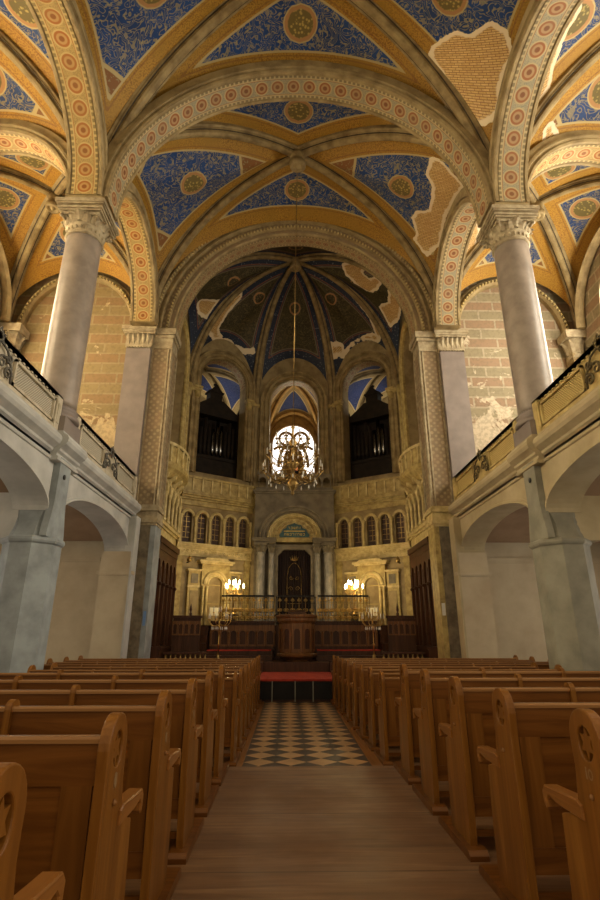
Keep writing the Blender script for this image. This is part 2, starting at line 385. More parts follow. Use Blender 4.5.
def dup(r,loc=None,rz=None,label=None,scale=None):
    def rec(o,par):
        c=o.copy(); COL.objects.link(c); c.parent=par
        for ch in list(kids.get(o.name,[])): rec(ch,c)
        return c
    kids={}
    for o in bpy.data.objects:
        if o.parent: kids.setdefault(o.parent.name,[]).append(o)
    c=rec(r,None)
    if loc: c.location=loc
    if rz is not None: c.rotation_euler[2]=rz
    if scale: c.scale=scale
    if label: c['label']=label
    return c

# ------------------------------------------------------------------ main dimensions (metres)
AX=5.4            # column axis from nave centre
YB=[5.13,10.73,16.33]; BL=5.6
SP=12.0           # springing height on top of the capitals
OX=10.3           # outer wall face
CRN=17.3

# ------------------------------------------------------------------ vault cells
def dseg(p,a,b):
    ab=b-a; t=max(0,min(1,(p-a).dot(ab)/max(1e-9,ab.length_squared))); return (p-(a+ab*t)).length
def sdpoly(x,y,poly):
    d=1e9; ins=False; n=len(poly)
    for i in range(n):
        a=poly[i]; b=poly[(i+1)%n]
        ex,ey=b[0]-a[0],b[1]-a[1]; t=max(0,min(1,((x-a[0])*ex+(y-a[1])*ey)/(ex*ex+ey*ey+1e-12)))
        d=min(d,math.hypot(x-a[0]-ex*t,y-a[1]-ey*t))
        if (a[1]>y)!=(b[1]>y) and x<(b[0]-a[0])*(y-a[1])/(b[1]-a[1])+a[0]: ins=not ins
    return -d if ins else d
def rib_curve(P,boss,S0,n=40):
    return [Vector((P[0]+(boss[0]-P[0])*(1-cos(PI/2*i/n)),P[1]+(boss[1]-P[1])*(1-cos(PI/2*i/n)),S0+(boss[2]-S0)*sin(PI/2*i/n))) for i in range(n+1)]
def cell_point(P,Q,apex,boss,S0,th,s,dome=.12):
    k=(1-cos(th))/2
    A=Vector((P[0]+(Q[0]-P[0])*k,P[1]+(Q[1]-P[1])*k,S0+(apex-S0)*sin(th)))
    R=P if th<=PI/2 else Q; tt=th if th<=PI/2 else PI-th
    B=Vector((R[0]+(boss[0]-R[0])*(1-cos(tt)),R[1]+(boss[1]-R[1])*(1-cos(tt)),S0+(boss[2]-S0)*sin(tt)))
    p=A.lerp(B,s); p.z+=dome*sin(PI*s)*sin(th); return p
def cell(name,mat,P,Q,apex,boss,S0,parent,patches=(),med=.40,nt=72,ns=22,bp=False):
    P=Vector(P);Q=Vector(Q);boss=Vector(boss)
    ribP=rib_curve(P,boss,S0,24); ribQ=rib_curve(Q,boss,S0,24)
    arc=[cell_point(P,Q,apex,boss,S0,PI*i/36,0,0) for i in range(37)]
    mp=cell_point(P,Q,apex,boss,S0,PI/2,med)
    cP=Vector((P.x,P.y,S0)); cQ=Vector((Q.x,Q.y,S0))
    vs=[];E=[];C=[];Md=[];Pa=[]
    for i in range(nt+1):
        for j in range(ns+1):
            p=cell_point(P,Q,apex,boss,S0,PI*i/nt,j/ns); vs.append(tuple(p))
            d=min(min(dseg(p,c[k],c[k+1]) for k in range(len(c)-1)) for c in (ribP,ribQ,arc))
            E.append(d); C.append(min((p-cP).length-1.2,(p-cQ).length-1.2,(p-boss).length+.15 if bp else 99)); Md.append((p-mp).length)
            Pa.append(min([sdpoly(p.x,p.y,q) for q in patches],default=9))
    fs=[(i*(ns+1)+j,(i+1)*(ns+1)+j,(i+1)*(ns+1)+j+1,i*(ns+1)+j+1) for i in range(nt) for j in range(ns)]
    me=bpy.data.meshes.new(name); me.from_pydata(vs,[],fs); me.materials.append(MT[mat])
    me.polygons.foreach_set('use_smooth',[True]*len(fs))
    for nm,arr in (('edge',E),('corner',C),('medal',Md),('patch',Pa)):
        a=me.attributes.new(nm,'FLOAT','POINT'); a.data.foreach_set('value',arr)
    o=bpy.data.objects.new(name,me); COL.objects.link(o); o.parent=parent; return o
def sweep_rib(path,prof,mb):
    # prof (lateral, down) closed, frames keep lateral horizontal
    rings=[]
    for i,p in enumerate(path):
        t=(path[min(i+1,len(path)-1)]-path[max(i-1,0)]).normalized()
        lat=Vector((-t.y,t.x,0))
        if lat.length<1e-4: lat=Vector((1,0,0))
        lat.normalize(); dn=t.cross(lat); 
        if dn.z>0 or (abs(dn.z)<.02 and False): dn=-dn
        rings.append([tuple(p+lat*a+dn*b) for a,b in prof])
    mb.loft(rings)
RIBP=[(-.30,-.10),(-.30,.06),(-.22,.10),(-.22,.14),(-.15,.16),(-.13,.26),(-.05,.30),(.05,.30),(.13,.26),(.15,.16),(.22,.14),(.22,.10),(.30,.06),(.30,-.10)]
def ribprof(k): return [(a*k,b*k) for a,b in RIBP]
def ribs(name,corners,boss,S0,parent,k=1.0,mat='rib',inset=.0):
    for P in corners:
        c=rib_curve(Vector(P),Vector(boss),S0,40)
        mb=MB(); sweep_rib(c,ribprof(k),mb); mb.build(name,mat,parent)
        mb=MB()
        for sd in (-1,1): sweep_rib(c,[(sd*.165*k-.02,.13*k),(sd*.165*k-.02,.165*k),(sd*.165*k+.02,.165*k),(sd*.165*k+.02,.13*k)],mb)
        mb.build('rib_groove','rib_dark',parent)
def boss_obj(c,parent,r=.28,mat='rib'):
    mb=MB(); x,y,z=c
    mb.lathe([(.02,z),(r*.9,z-.02),(r,z-.12),(r*.8,z-.22),(r*.85,z-.34),(r*1.05,z-.40),(r,z-.52),(r*.7,z-.56),(r*.55,z-.50),(.3*r,z-.52),(.02,z-.60)],(x,y),20)
    mb.build('boss',mat,parent)
def soffit(name,mat,c,rx,rz,d0,d1,axis,parent,n=64,dr=-.015):
    vs=[];fs=[];uv=[];L=0;last=None
    for i in range(n+1):
        a=PI*i/n; u=c[0]+(rx+dr)*cos(a); w=c[1]+(rz+dr)*sin(a)
        if last: L+=math.hypot(u-last[0],w-last[1])
        last=(u,w)
        for k,d in enumerate((d0,d1)):
            vs.append((u,d,w) if axis=='y' else (d,u,w)); uv.append((L,k))
    fs=[(2*i,2*i+1,2*i+3,2*i+2) for i in range(n)]
    me=bpy.data.meshes.new(name); me.from_pydata(vs,[],fs); me.materials.append(MT[mat])
    l=me.uv_layers.new(name='UVMap')
    for lo in me.loops: l.data[lo.index].uv=uv[lo.vertex_index]
    me.polygons.foreach_set('use_smooth',[True]*len(fs))
    o=bpy.data.objects.new(name,me); COL.objects.link(o); o.parent=parent; return o
def band_arch(name,c,rx,rz,d,w,axis,parent,th=.42,mat='arch_stone',sm='soffit',legz=None):
    # painted arch with moulded arrises; d = centre depth, w = width
    a,b=d-w/2,d+w/2
    prof=[(th,a+.02),(.22,a+.02),(.20,a-.03),(.14,a-.03),(.12,a+.03),(.05,a+.03),(.03,a-.01),(-.03,a+.02),(-.03,a+.09),(0,a+.11),(0,b-.11),(-.03,b-.09),(-.03,b-.02),(.03,b+.01),(.05,b-.03),(.12,b-.03),(.14,b+.03),(.20,b+.03),(.22,b-.02),(th,b-.02)]
    mb=MB(); mb.arch(c,rx,rz,prof,axis,n=64,legz=legz); o=mb.build(name,mat,parent)
    soffit('painted_soffit',sm,c,rx,rz,a+.13,b-.13,axis,parent)
    return o

# ================================================================== FLOOR
PZ=.22
mb=MB(); mb.box(-11,11,-1.5,30,-.3,-.02); S(mb.build('floor','floor'))
mb=MB(); mb.box(-.86,.86,6.86,14.95,-.05,.0); S(mb.build('floor_checkerboard','checker',loc=(.05,0,0)))
mb=MB()
for sd in (-1,1): mb.box(.05+sd*.86,.05+sd*1.02,6.86,14.95,-.04,.012)
S(mb.build('floor_border','oak_y'))
mb=MB(); mb.box(-4.9,4.9,-1.5,6.86,-.02,PZ); S(mb.build('floor_platform','platform'))
mb=MB(); mb.box(-4.9,-1.02,6.86,14.9,-.02,.01); mb.box(1.12,4.9,6.86,14.9,-.02,.01); S(mb.build('floor_boards','platform'))

# ================================================================== CEILING
PN1=[(3.37,9.25),(3.79,8.61),(4.17,8.55),(4.43,8.08),(4.94,8.23),(5.15,8.64),(5.07,9.15),(5.18,9.75),(4.81,10.27),(4.43,10.1),(3.85,9.77),(3.39,9.48)]
PT1=[(4.06,10.29),(4.01,10.61),(4.53,10.65),(4.71,10.5),(4.45,10.24),(4.09,10.05)]
PN2=[(4.08,12.03),(4.33,11.94),(5.16,12.38),(5.02,13.79),(5.1,14.93),(4.76,15.58),(4.25,15.41),(4.29,15.05),(4.04,14.63),(4.12,14.27),(4.46,13.95),(4.38,13.02),(4.07,12.74)]
PA1=[(6.37,7.61),(6.28,8.27),(6.33,9.1),(6.4,9.41),(6.03,9.73),(5.93,10.15),(5.82,9.77),(5.76,9.31),(5.82,8.68),(5.97,7.95),(6.1,7.49)]
PA1T=[(6.72,10.02),(7.1,10.37),(7.1,10.65),(6.71,10.58),(6.53,10.26)]
PA2=[(6.07,13.8),(5.86,14.7),(5.97,15.32),(6.26,15.39),(6.44,15.12),(6.45,14.52)]
PSL=[(-4.35,19.56),(-4.15,19.13),(-3.41,20.04),(-4.01,20.43),(-4.31,19.97)]
POL=[(-2.43,20.34),(-2.49,20.61),(-3.1,20.88),(-3.57,21.26),(-3.46,21.64),(-2.89,22.18),(-2.42,22.33),(-1.95,22.32),(-1.9,22.47),(-2.51,22.46),(-2.94,22.3),(-3.89,21.54),(-4.01,20.94),(-3.57,20.59),(-2.97,20.43)]
PSR1=[(2.52,18.21),(3.05,17.97),(2.89,18.54),(3.17,18.65),(3.44,18.07),(3.65,18.39),(3.58,18.93),(3.2,19.47),(2.54,19.15),(2.21,19.09),(1.99,18.72),(2.42,18.36)]
PSR2=[(3.83,17.64),(4.41,17.97),(4.6,18.5),(4.64,19.82),(4.31,20.41),(3.74,19.96),(4.05,19.3),(3.89,18.21)]
POR=[(2.74,20.29),(3.07,20.41),(3.95,20.74),(4.07,20.82),(3.95,21.5),(3.33,21.91),(2.42,22.52),(2.18,22.5),(1.87,22.56),(1.7,22.24),(2.33,22.15),(2.44,22.35),(2.99,21.96),(3.76,21.19),(3.47,20.81),(2.65,20.45)]
ceil=struct('ceiling',(0,0,0))
def bay(y0,y1,xl,xr,aL,aT,zb,mat,pt,k=1.0):
    # aL: crown of the two long-side arches, aT: crown of the cross arches
    b=((xl+xr)/2,(y0+y1)/2,zb)
    c=[(xl,y0),(xr,y0),(xr,y1),(xl,y1)]
    cell('painted_vault',mat,c[0],c[1],aT,b,SP,ceil,pt.get('s',()),.45)
    cell('painted_vault',mat,c[3],c[2],aT,b,SP,ceil,pt.get('n',()),.45)
    cell('painted_vault',mat,c[0],c[3],aL,b,SP,ceil,pt.get('w',()),.36,bp=(xr-xl)>9)
    cell('painted_vault',mat,c[1],c[2],aL,b,SP,ceil,pt.get('e',()),.36,bp=(xr-xl)>9)
    ribs('vault_rib',c,b,SP,ceil,k*.8); boss_obj((b[0],b[1],b[2]-.10*k),ceil,.27*k)
N1,N2=(5.13,10.73),(10.73,16.33)
bay(*N1,-AX,AX,14.75,17.0,CRN,'v_nave',{'e':[PN1],'n':[PT1]})
bay(*N2,-AX,AX,14.75,17.0,CRN,'v_nave',{'e':[PN2]})
for sd in (-1,1):
    for (y0,y1),pp in ((N1,0),(N2,1)):
        xl,xr=(AX,10.5) if sd>0 else (-10.5,-AX)
        pt={}
        if sd>0: pt={'w':[PA1],'n':[PA1T]} if pp==0 else {'w':[PA2]}
        bay(y0,y1,xl,xr,14.75,14.5,15.3,'v_aisle',pt,.85)
# cross arches over nave and aisles, long arches between the columns
band_arch('nave_arch',(0,SP),4.85,4.62,10.73,.90,'y',ceil,.46)
for sd in (-1,1):
    sm='soffit_gold' if sd<0 else 'soffit'
    for yc in (7.93,13.53): band_arch('arcade_arch',(yc,SP),2.33,2.30,sd*AX,.90,'x',ceil,.46,'arch_stone',sm)
    for yc in (10.73,): band_arch('aisle_arch',(sd*7.95,SP),2.1,2.25,yc,.80,'y',ceil,.40,'arch_stone','soffit_gold')
    # wall arches against end and outer walls
    for (cc,ax,rx,rz,dd) in (((sd*7.95,SP),'y',1.95,2.28,16.72),((7.93,SP),'x',2.35,2.35,sd*10.35),((13.53,SP),'x',2.35,2.35,sd*10.35)):
        s_=-1 if ax=='y' else -sd
        mb=MB(); mb.arch(cc,rx,rz,[(.34,dd),(.34,dd+s_*.14),(.26,dd+s_*.20),(.2,dd+s_*.14),(.15,dd+s_*.26),(.06,dd+s_*.30),(0,dd+s_*.2),(0,dd)],ax,n=48)
        mb.build('wall_arch',{True:'arch_stone',False:'arch_stone'}[sd<0],ceil)
        for k in range(0): pass
# dentil studs along the aisle end-wall arches
for sd in (-1,1):
    mb=MB()
    for i in range(46):
        a=PI*(i+.5)/46; x=sd*7.95+2.05*cos(a); z=SP+2.38*sin(a); mb.box(x-.03,x+.03,16.36,16.44,z-.03,z+.03)
    mb.build('arch_studs','gold_light',ceil)
# roof slab above everything keeps daylight out of the vaults
mb=MB(); mb.box(-11,11,4.9,30,18.6,18.9); mb.box(-11,11,4.9,5.1,17.6,18.6); mb.build('roof_slab','rough_stone',ceil)

# ================================================================== COLUMNS, CAPITALS
def leaf(mb,c,a,r,z0,h,w):
    # acanthus leaf curling outwards, angle a about c
    ca,sa=cos(a),sin(a); L=[]
    pr=[(0,0,w*.7),(.02,.35,w),(.05,.65,w*.9),(.12,.92,w*.7),(.17,.98,w*.5),(.19,.88,w*.25)]
    rings=[]
    for dr,hz,ww in pr:
        rings.append([(c[0]+ca*(r+dr+e)-sa*t,c[1]+sa*(r+dr+e)+ca*t,z0+hz*h) for t,e in ((-ww/2,-.01),(0,.035),(ww/2,-.01),(0,-.04))])
    mb.loft(rings)
def volute(mb,c,a,r,z,s):
    ca,sa=cos(a),sin(a); pts=[]
    for i in range(22):
        t=i/21*2.3*PI; q=s*(1-.8*i/21); pts.append((c[0]+ca*(r+q*cos(t)-s),c[1]+sa*(r+q*cos(t)-s),z+q*sin(t)))
    mb.tube(pts,[.05*(1-.5*i/21) for i in range(22)],6)
def abacus(mb,c,hw,hd,z0,z1):
    h=z1-z0
    for a,b,e in ((0,.20,-.10),(.20,.32,-.04),(.32,.45,.0),(.45,.62,-.05),(.62,.72,.02),(.72,1,.05)):
        mb.box(c[0]-hw-e,c[0]+hw+e,c[1]-hd-e,c[1]+hd+e,z0+a*h,z0+b*h)
def column(x,y,label):
    t=thing('column',label,'column',(x,y,5.6))
    mb=MB(); mb.box(-.44,.44,-.44,.44,.06,.42); mb.lathe([(.50,.42),(.53,.47),(.50,.54),(.44,.58),(.46,.64),(.48,.68),(.43,.74)],(0,0),32); mb.build('base','pil',t)
    mb=MB(); mb.lathe([(.43,.74),(.42,.9),(.425,3),(.415,5.1),(.41,5.4)],(0,0),40); mb.build('shaft','shaft',t)
    dz=-.22; cp=MB(Matrix.Translation((0,0,dz))); cp.lathe([(.42,5.50),(.46,5.53),(.43,5.57),(.42,5.62),(.43,5.74),(.47,5.78),(.44,5.82),(.40,5.83),(.41,5.95),(.50,6.05)],(0,0),32); c=cp.build('capital','capital',t)
    mb=MB(Matrix.Translation((0,0,dz)))
    for k in range(22):
        a=2*PI*k/22; mb.ball((.425*cos(a),.425*sin(a),5.68),.035,6,4,1.5)
    mb.build('necking_beads','capital',c)
    mb=MB(Matrix.Translation((0,0,dz)))
    for k in range(8):
        a=2*PI*k/8+PI/8; leaf(mb,(0,0),a,.40,5.76,.22,.24)
    for k in range(4): leaf(mb,(0,0),k*PI/2,.42,5.86,.2,.28)
    mb.build('acanthus_leaves','capital',c)
    mb=MB(Matrix.Translation((0,0,dz)))
    for k in range(4):
        a=PI/4+k*PI/2; volute(mb,(0,0),a,.64,5.97,.08); leaf(mb,(0,0),a,.46,5.80,.22,.2)
    mb.build('volutes','capital',c)
    mb=MB(Matrix.Translation((0,0,dz))); abacus(mb,(0,0),.55,.55,6.03,6.40); mb.build('abacus','capital',t)
    mb=MB(); mb.box(-.45,.45,-.45,.45,6.17,6.42); mb.build('springer_block','arch_stone',t)
    return t
column(-AX,10.73,'round grey column rising from the left gallery parapet, lit gold on its outer edge')
column(AX,10.73,'round grey column rising from the right gallery parapet, lit white on its outer edge')

def pier(x,y,sd,label):
    t=thing('pier',label,'pier',(x,y,0))
    ap=.50; hv=.207
    oc=[(hv,-ap),(ap,-hv),(ap,hv),(hv,ap),(-hv,ap),(-ap,hv),(-ap,-hv),(-hv,-ap)]
    m='plaster_pier' if sd<0 else 'pier_r'
    mb=MB(); mb.prism(oc,0,3.36); mb.build('shaft',m,t)
    sc=lambda k:[(a*k,b*k) for a,b in oc]
    mb=MB(); mb.loft([[(a,b,z) for a,b in sc(k)] for k,z in ((1.0,3.33),(1.07,3.36),(1.10,3.40),(1.08,3.45),(1.0,3.48))]); mb.build('impost_ring',m,t)
    # flared neck carrying the gallery arches
    def rr(hx,hy,z): return [(hx*(1 if abs(a)>.4 or True else 1)*(1 if a>0 else -1)*(abs(a)/ap),hy*(1 if b>0 else -1)*(abs(b)/ap),z) for a,b in oc]
    rings=[]
    for z,hx,hy in ((3.48,.47,.47),(3.62,.45,.40),(3.78,.46,.34),(3.92,.52,.30),(4.05,.62,.28)):
        rings.append([(a if a*sd>0 else max(-.40,min(.40,a)),b,c_) for a,b,c_ in rr(hx,hy,z)])
    mb=MB(); mb.loft(rings); mb.build('neck',m,t)
    # pilaster strip on the gallery face with flared foot
    mb=MB(); xi=-sd*.30
    mb.box(-.26,.26,-.27,.27,4.02,5.15)
    pr=[(-.27,5.15),(-.27,4.25),(-.31,4.0),(-.36,3.80),(-.40,3.62),(-.42,3.48),(.42,3.48),(.40,3.62),(.36,3.80),(.31,4.0),(.27,4.25),(.27,5.15)]
    mb.prism(pr,-sd*.28,-sd*.42,'x'); mb.build('front_strip',m,t)
    mb=MB(); mb.lathe([(.001,0),(.05,0),(.055,.02),(.001,.022)],(0,0),14)
    h=mb.build('round_vent','black_metal',t); h.rotation_euler=(0,-sd*PI/2,0); h.location=(-sd*.42,-.02,4.78)
    return t
pier(-AX,10.73,-1,'blue-grey octagonal stone pier carrying the left gallery')
pier(AX,10.73,1,'grey octagonal stone pier carrying the right gallery')

# ================================================================== GALLERY (structure) AND PARAPETS
def gallery(sd):
    nm='left' if sd<0 else 'right'; m='plaster_l' if sd<0 else 'plaster_r'
    t=struct('wall_gallery_'+nm)
    f=sd*5.12; bk=sd*5.80
    mb=MB(); mb.wall(5.1,16.36,0.02 if False else 4.02,5.22,[(7.93,2.50,4.02,4.03,.72),(13.53,2.50,4.02,4.03,.72)],min(f,bk),max(f,bk),'x',28)
    mb.build('arcade_wall',m,t)
    # hood moulding following each arch
    for yc in (7.93,13.53):
        mb=MB(); mb.arch((yc,4.03),2.50,.72,[(.0,f-sd*-.01),(.0,f-sd*.05),(.05,f-sd*.05),(.07,f-sd*.02),(.13,f-sd*.02),(.13,f+sd*.02)],'x',n=36); mb.build('arch_moulding',m,t)
    # transverse arches and floor of the gallery
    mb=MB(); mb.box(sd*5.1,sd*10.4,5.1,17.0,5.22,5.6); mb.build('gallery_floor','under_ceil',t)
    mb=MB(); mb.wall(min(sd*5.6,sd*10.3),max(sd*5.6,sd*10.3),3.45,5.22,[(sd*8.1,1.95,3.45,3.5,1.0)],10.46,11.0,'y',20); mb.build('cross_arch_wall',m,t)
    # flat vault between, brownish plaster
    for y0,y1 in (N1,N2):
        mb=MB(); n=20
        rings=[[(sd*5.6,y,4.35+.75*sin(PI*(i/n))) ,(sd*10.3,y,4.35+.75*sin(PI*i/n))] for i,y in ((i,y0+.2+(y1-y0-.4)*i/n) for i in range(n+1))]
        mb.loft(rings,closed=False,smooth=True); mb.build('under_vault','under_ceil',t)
    # responds at the far end
    mb=MB(); mb.box(sd*4.93,sd*5.84,15.98,17.0,0,4.02); mb.build('respond','under',t)
    mb=MB(); mb.box(sd*4.86,sd*5.91,15.91,16.2,3.34,3.44); mb.box(sd*4.89,sd*5.88,15.94,16.2,3.30,3.34); mb.build('respond_string','under',t)
    mb=MB(); mb.box(sd*4.90,sd*5.16,15.96,16.36,4.02,5.1); mb.box(sd*4.88,sd*4.94,15.9,16.36,0,5.1); mb.build('respond_edge',m,t)
    # cornice: sweep along y, breaking forward round the column
    pf=[(.02,5.02),(-.03,5.04),(-.04,5.10),(.0,5.12),(.0,5.18),(-.05,5.22),(-.06,5.27),(-.12,5.32),(-.17,5.36),(-.20,5.43),(-.20,5.50),(-.17,5.56),(-.10,5.60),(-.07,5.62),(-.07,5.66),(.3,5.66),(.3,5.02)]
    for a,b,o in ((5.1,10.22,0),(11.30,16.40,0),(10.22,11.30,.13)):
        mb=MB(); rings=[[(f+sd*(p-o),y,z) for p,z in pf] for y in (a,b)]; mb.loft(rings); mb.build('cornice',m,t)
gallery(-1); gallery(1)

def scroll(mb,o,ax,cx,cz,s,turns=1.4,r0=.03,flip=1,start=0):
    pts=[]
    for i in range(18):
        t=start+turns*2*PI*i/17; q=s*(1-.82*i/17); pts.append((o,cx+flip*q*cos(t),cz+q*sin(t)))
    if ax=='y': pts=[(p[1],p[0],p[2]) for p in pts]
    mb.tube(pts,[r0*(1-.4*i/17) for i in range(18)],5)
def parapet(sd,y0,y1,label,ncart):
    m='para_l' if sd<0 else 'para_r'; hm='hatch_l' if sd<0 else 'hatch_r'; om='orn_l' if sd<0 else 'orn_r'
    t=thing('gallery_parapet',label,'parapet',(sd*5.2,y0,5.66),group=None)
    L=y1-y0; xf=-sd*.10      # xf: face towards the nave, local x
    mb=MB(); mb.box(-.06,.06,0,L,.0,.70); mb.box(-.11,.11,0,L,0,.10); mb.build('slab',m,t)
    mb=MB(); mb.box(-.13,.13,-.02,L+.02,.70,.76); mb.box(-.10,.10,-.01,L+.01,.64,.70);     mb=MB(); mb.box(-.115,.115,-.03,L+.03,.76,.785); mb.build('dark_coping','dark_wood',t)
    n=int(L/.16)
    for i in range(n): mb.box(xf-.012*1,xf+.012,L*(i+.5)/n-.035,L*(i+.5)/n+.035,.655,.685)
    mb.build('moulded_rail',m,t)
    # layout: post | hatched | cartouche | hatched | post
    for yy in (.10,L-.10):
        mb=MB(); mb.box(-.12,.12,yy-.12,yy+.12,0,.74); mb.box(xf+(-sd)*.02,xf+(-sd)*.035,yy-.06,yy+.06,.16,.58); mb.build('end_post',m,t)
    c0=L/2; cw=.62
    for a,b in ((.30,c0-cw),(c0+cw,L-.30)):
        mb=MB(); 
        for (p,q,r,s_) in ((a,b,.12,.17),(a,b,.57,.62),(a,a+.05,.12,.62),(b-.05,b,.12,.62)): mb.box(xf-.025,xf+.025,p,q,r,s_)
        mb.build('panel_frame',m,t)
        mb=MB(); mb.box(xf*.62,xf*.75,a+.05,b-.05,.17,.57); mb.build('hatched_panel',hm,t)
    mb=MB(); o=xf-sd*.02
    for fl in (-1,1):
        scroll(mb,o,'x',c0+fl*.42,.22,.13,1.3,.028,fl); scroll(mb,o,'x',c0+fl*.40,.50,.10,1.3,.025,fl,PI)
        scroll(mb,o,'x',c0+fl*.20,.34,.12,1.2,.026,fl,1)
        mb.tube([(o,c0+fl*.55,.1),(o,c0+fl*.50,.35),(o,c0+fl*.30,.60),(o,c0+fl*.1,.66)],.022,5)
    # six-pointed star above the scrolls
    for k in range(2):
        P=[(o,c0+.17*sin(2*PI*i/3+k*PI),.72+.17*cos(2*PI*i/3+k*PI)) for i in (0,1,2,0)]
        for i in range(3): mb.tube([P[i],P[i+1]],.016,5)
    mb.build('scroll_cartouche',om,t)
    return t
parapet(-1,5.15,10.30,'near stretch of the left gallery parapet, pale stone with hatched panels',1)
parapet(-1,11.15,16.20,'far stretch of the left gallery parapet, between the column and the chancel arch',1)
parapet(1,5.15,10.30,'near stretch of the right gallery parapet, golden stone with dark coping',1)
parapet(1,11.15,16.20,'far stretch of the right gallery parapet, between the column and the chancel arch',1)

# ================================================================== OUTER AND END WALLS
for sd,nm in ((-1,'left'),(1,'right')):
    am='ashlar_l' if sd<0 else 'ashlar_r'
    w=struct('wall_'+nm)
    mb=MB(); a,b=sorted((sd*10.4,sd*10.9)); mb.wall(5.0,17.1,5.6,15.6,[(7.93,1.45,8.6,12.2,1.45),(13.53,1.45,8.6,12.2,1.45)],a,b,'x',20); mb.build('upper_wall',am,w)
    mb=MB(); mb.wall(5.0,17.1,0,5.6,[(7.93,.8,1.3,3.2,.8),(13.53,.8,1.3,3.2,.8)],a,b,'x',16); mb.build('lower_wall','under',w)
    e=struct('wall_end_'+nm)
    mb=MB(); mb.box(sd*5.9,sd*10.9,16.70,17.1,5.6,15.6); mb.build('upper_wall',am,e)
    mb=MB(); mb.box(sd*5.9,sd*10.9,16.75,17.1,0,5.6); mb.build('lower_wall','under',e)
    mb=MB(); rr=[(sd*6.1,16.74,3.62),(sd*8.2,16.74,3.95),(sd*10.4,16.74,3.62)]
    mb.box(sd*6.1,sd*10.4,16.66,16.76,3.86,3.96); mb.box(sd*6.1,sd*10.4,16.69,16.76,3.80,3.86); mb.build('string_course','under',e)
    for i,yc in enumerate((7.93,13.53)):
        t=struct('window_%d'%(i+1 if sd<0 else i+3))
        xw=sd*10.62
        mb=MB(); mb.wall(yc-1.45,yc+1.45,8.6,13.65,[(yc,1.35,8.7,12.2,1.35)],xw-.06,xw+.06,'x',20)
        for k in (-.45,.45): mb.box(xw-.03,xw+.03,yc+k-.03,yc+k+.03,8.7,13.4)
        for z in (9.6,10.5,11.4,12.3): mb.box(xw-.025,xw+.025,yc-1.35,yc+1.35,z-.02,z+.02)
        mb.build('window_frame','arch_stone',t)
        mb=MB(); P=[(yc-1.35,8.7),(yc+1.35,8.7)]+[(yc+1.35*cos(PI*k/20),12.2+1.35*sin(PI*k/20)) for k in range(21)]
        mb.prism(P,xw+sd*.03,xw+sd*.06,'x'); mb.build('pane','window',t)
        mb=MB(); P=[(yc-.8,1.3),(yc+.8,1.3)]+[(yc+.8*cos(PI*k/16),3.2+.8*sin(PI*k/16)) for k in range(17)]
        mb.prism(P,xw+sd*.03,xw+sd*.06,'x'); mb.build('lower_pane','window',t)
    # corner respond with carved capital
    t=thing('corner_respond','carved corner capital on a slim respond at the %s end of the %s aisle vault'%('far',nm),'capital',(sd*10.1,16.45,5.6))
    mb=MB(); mb.box(-.22,.22,-.22,.24,0,5.6); mb.build('shaft','arch_stone',t)
    mb=MB(); mb.lathe([(.22,5.35),(.30,5.42),(.25,5.5),(.28,5.8),(.38,6.1)],(0,0),16); mb.box(-.42,.42,-.42,.24,6.1,6.4)
    for k in range(8): leaf(mb,(0,0),k*PI/4,.26,5.55,.5,.2)
    mb.build('capital','capital',t)

# ================================================================== CHANCEL ARCH WITH ITS PIERS
ca=struct('wall_chancel')
# spandrel wall around the arch up to the vault
mb=MB(); mb.wall(-5.9,5.9,11.9,18.4,[(0,5.25,11.9,12.05,5.2)],16.45,17.3,'y',48); mb.build('spandrel_wall','arch_stone',ca)
pf=[(.80,16.50),(.80,16.36),(.72,16.30),(.64,16.36),(.62,16.44),(.55,16.44),(.52,16.38),(.46,16.38),(.44,16.55),(.30,16.55),(.28,16.50),(.22,16.50),(.20,16.62),(.05,16.62),(0,16.66),(0,17.3),(.8,17.3)]
mb=MB(); mb.arch((0,12.05),4.45,4.55,pf,'y',n=80); mb.build('chancel_arch','arch_stone',ca)
soffit('chancel_arch_soffit','soffit_dim',(0,12.05),4.45,4.55,16.72,17.24,'y',ca)
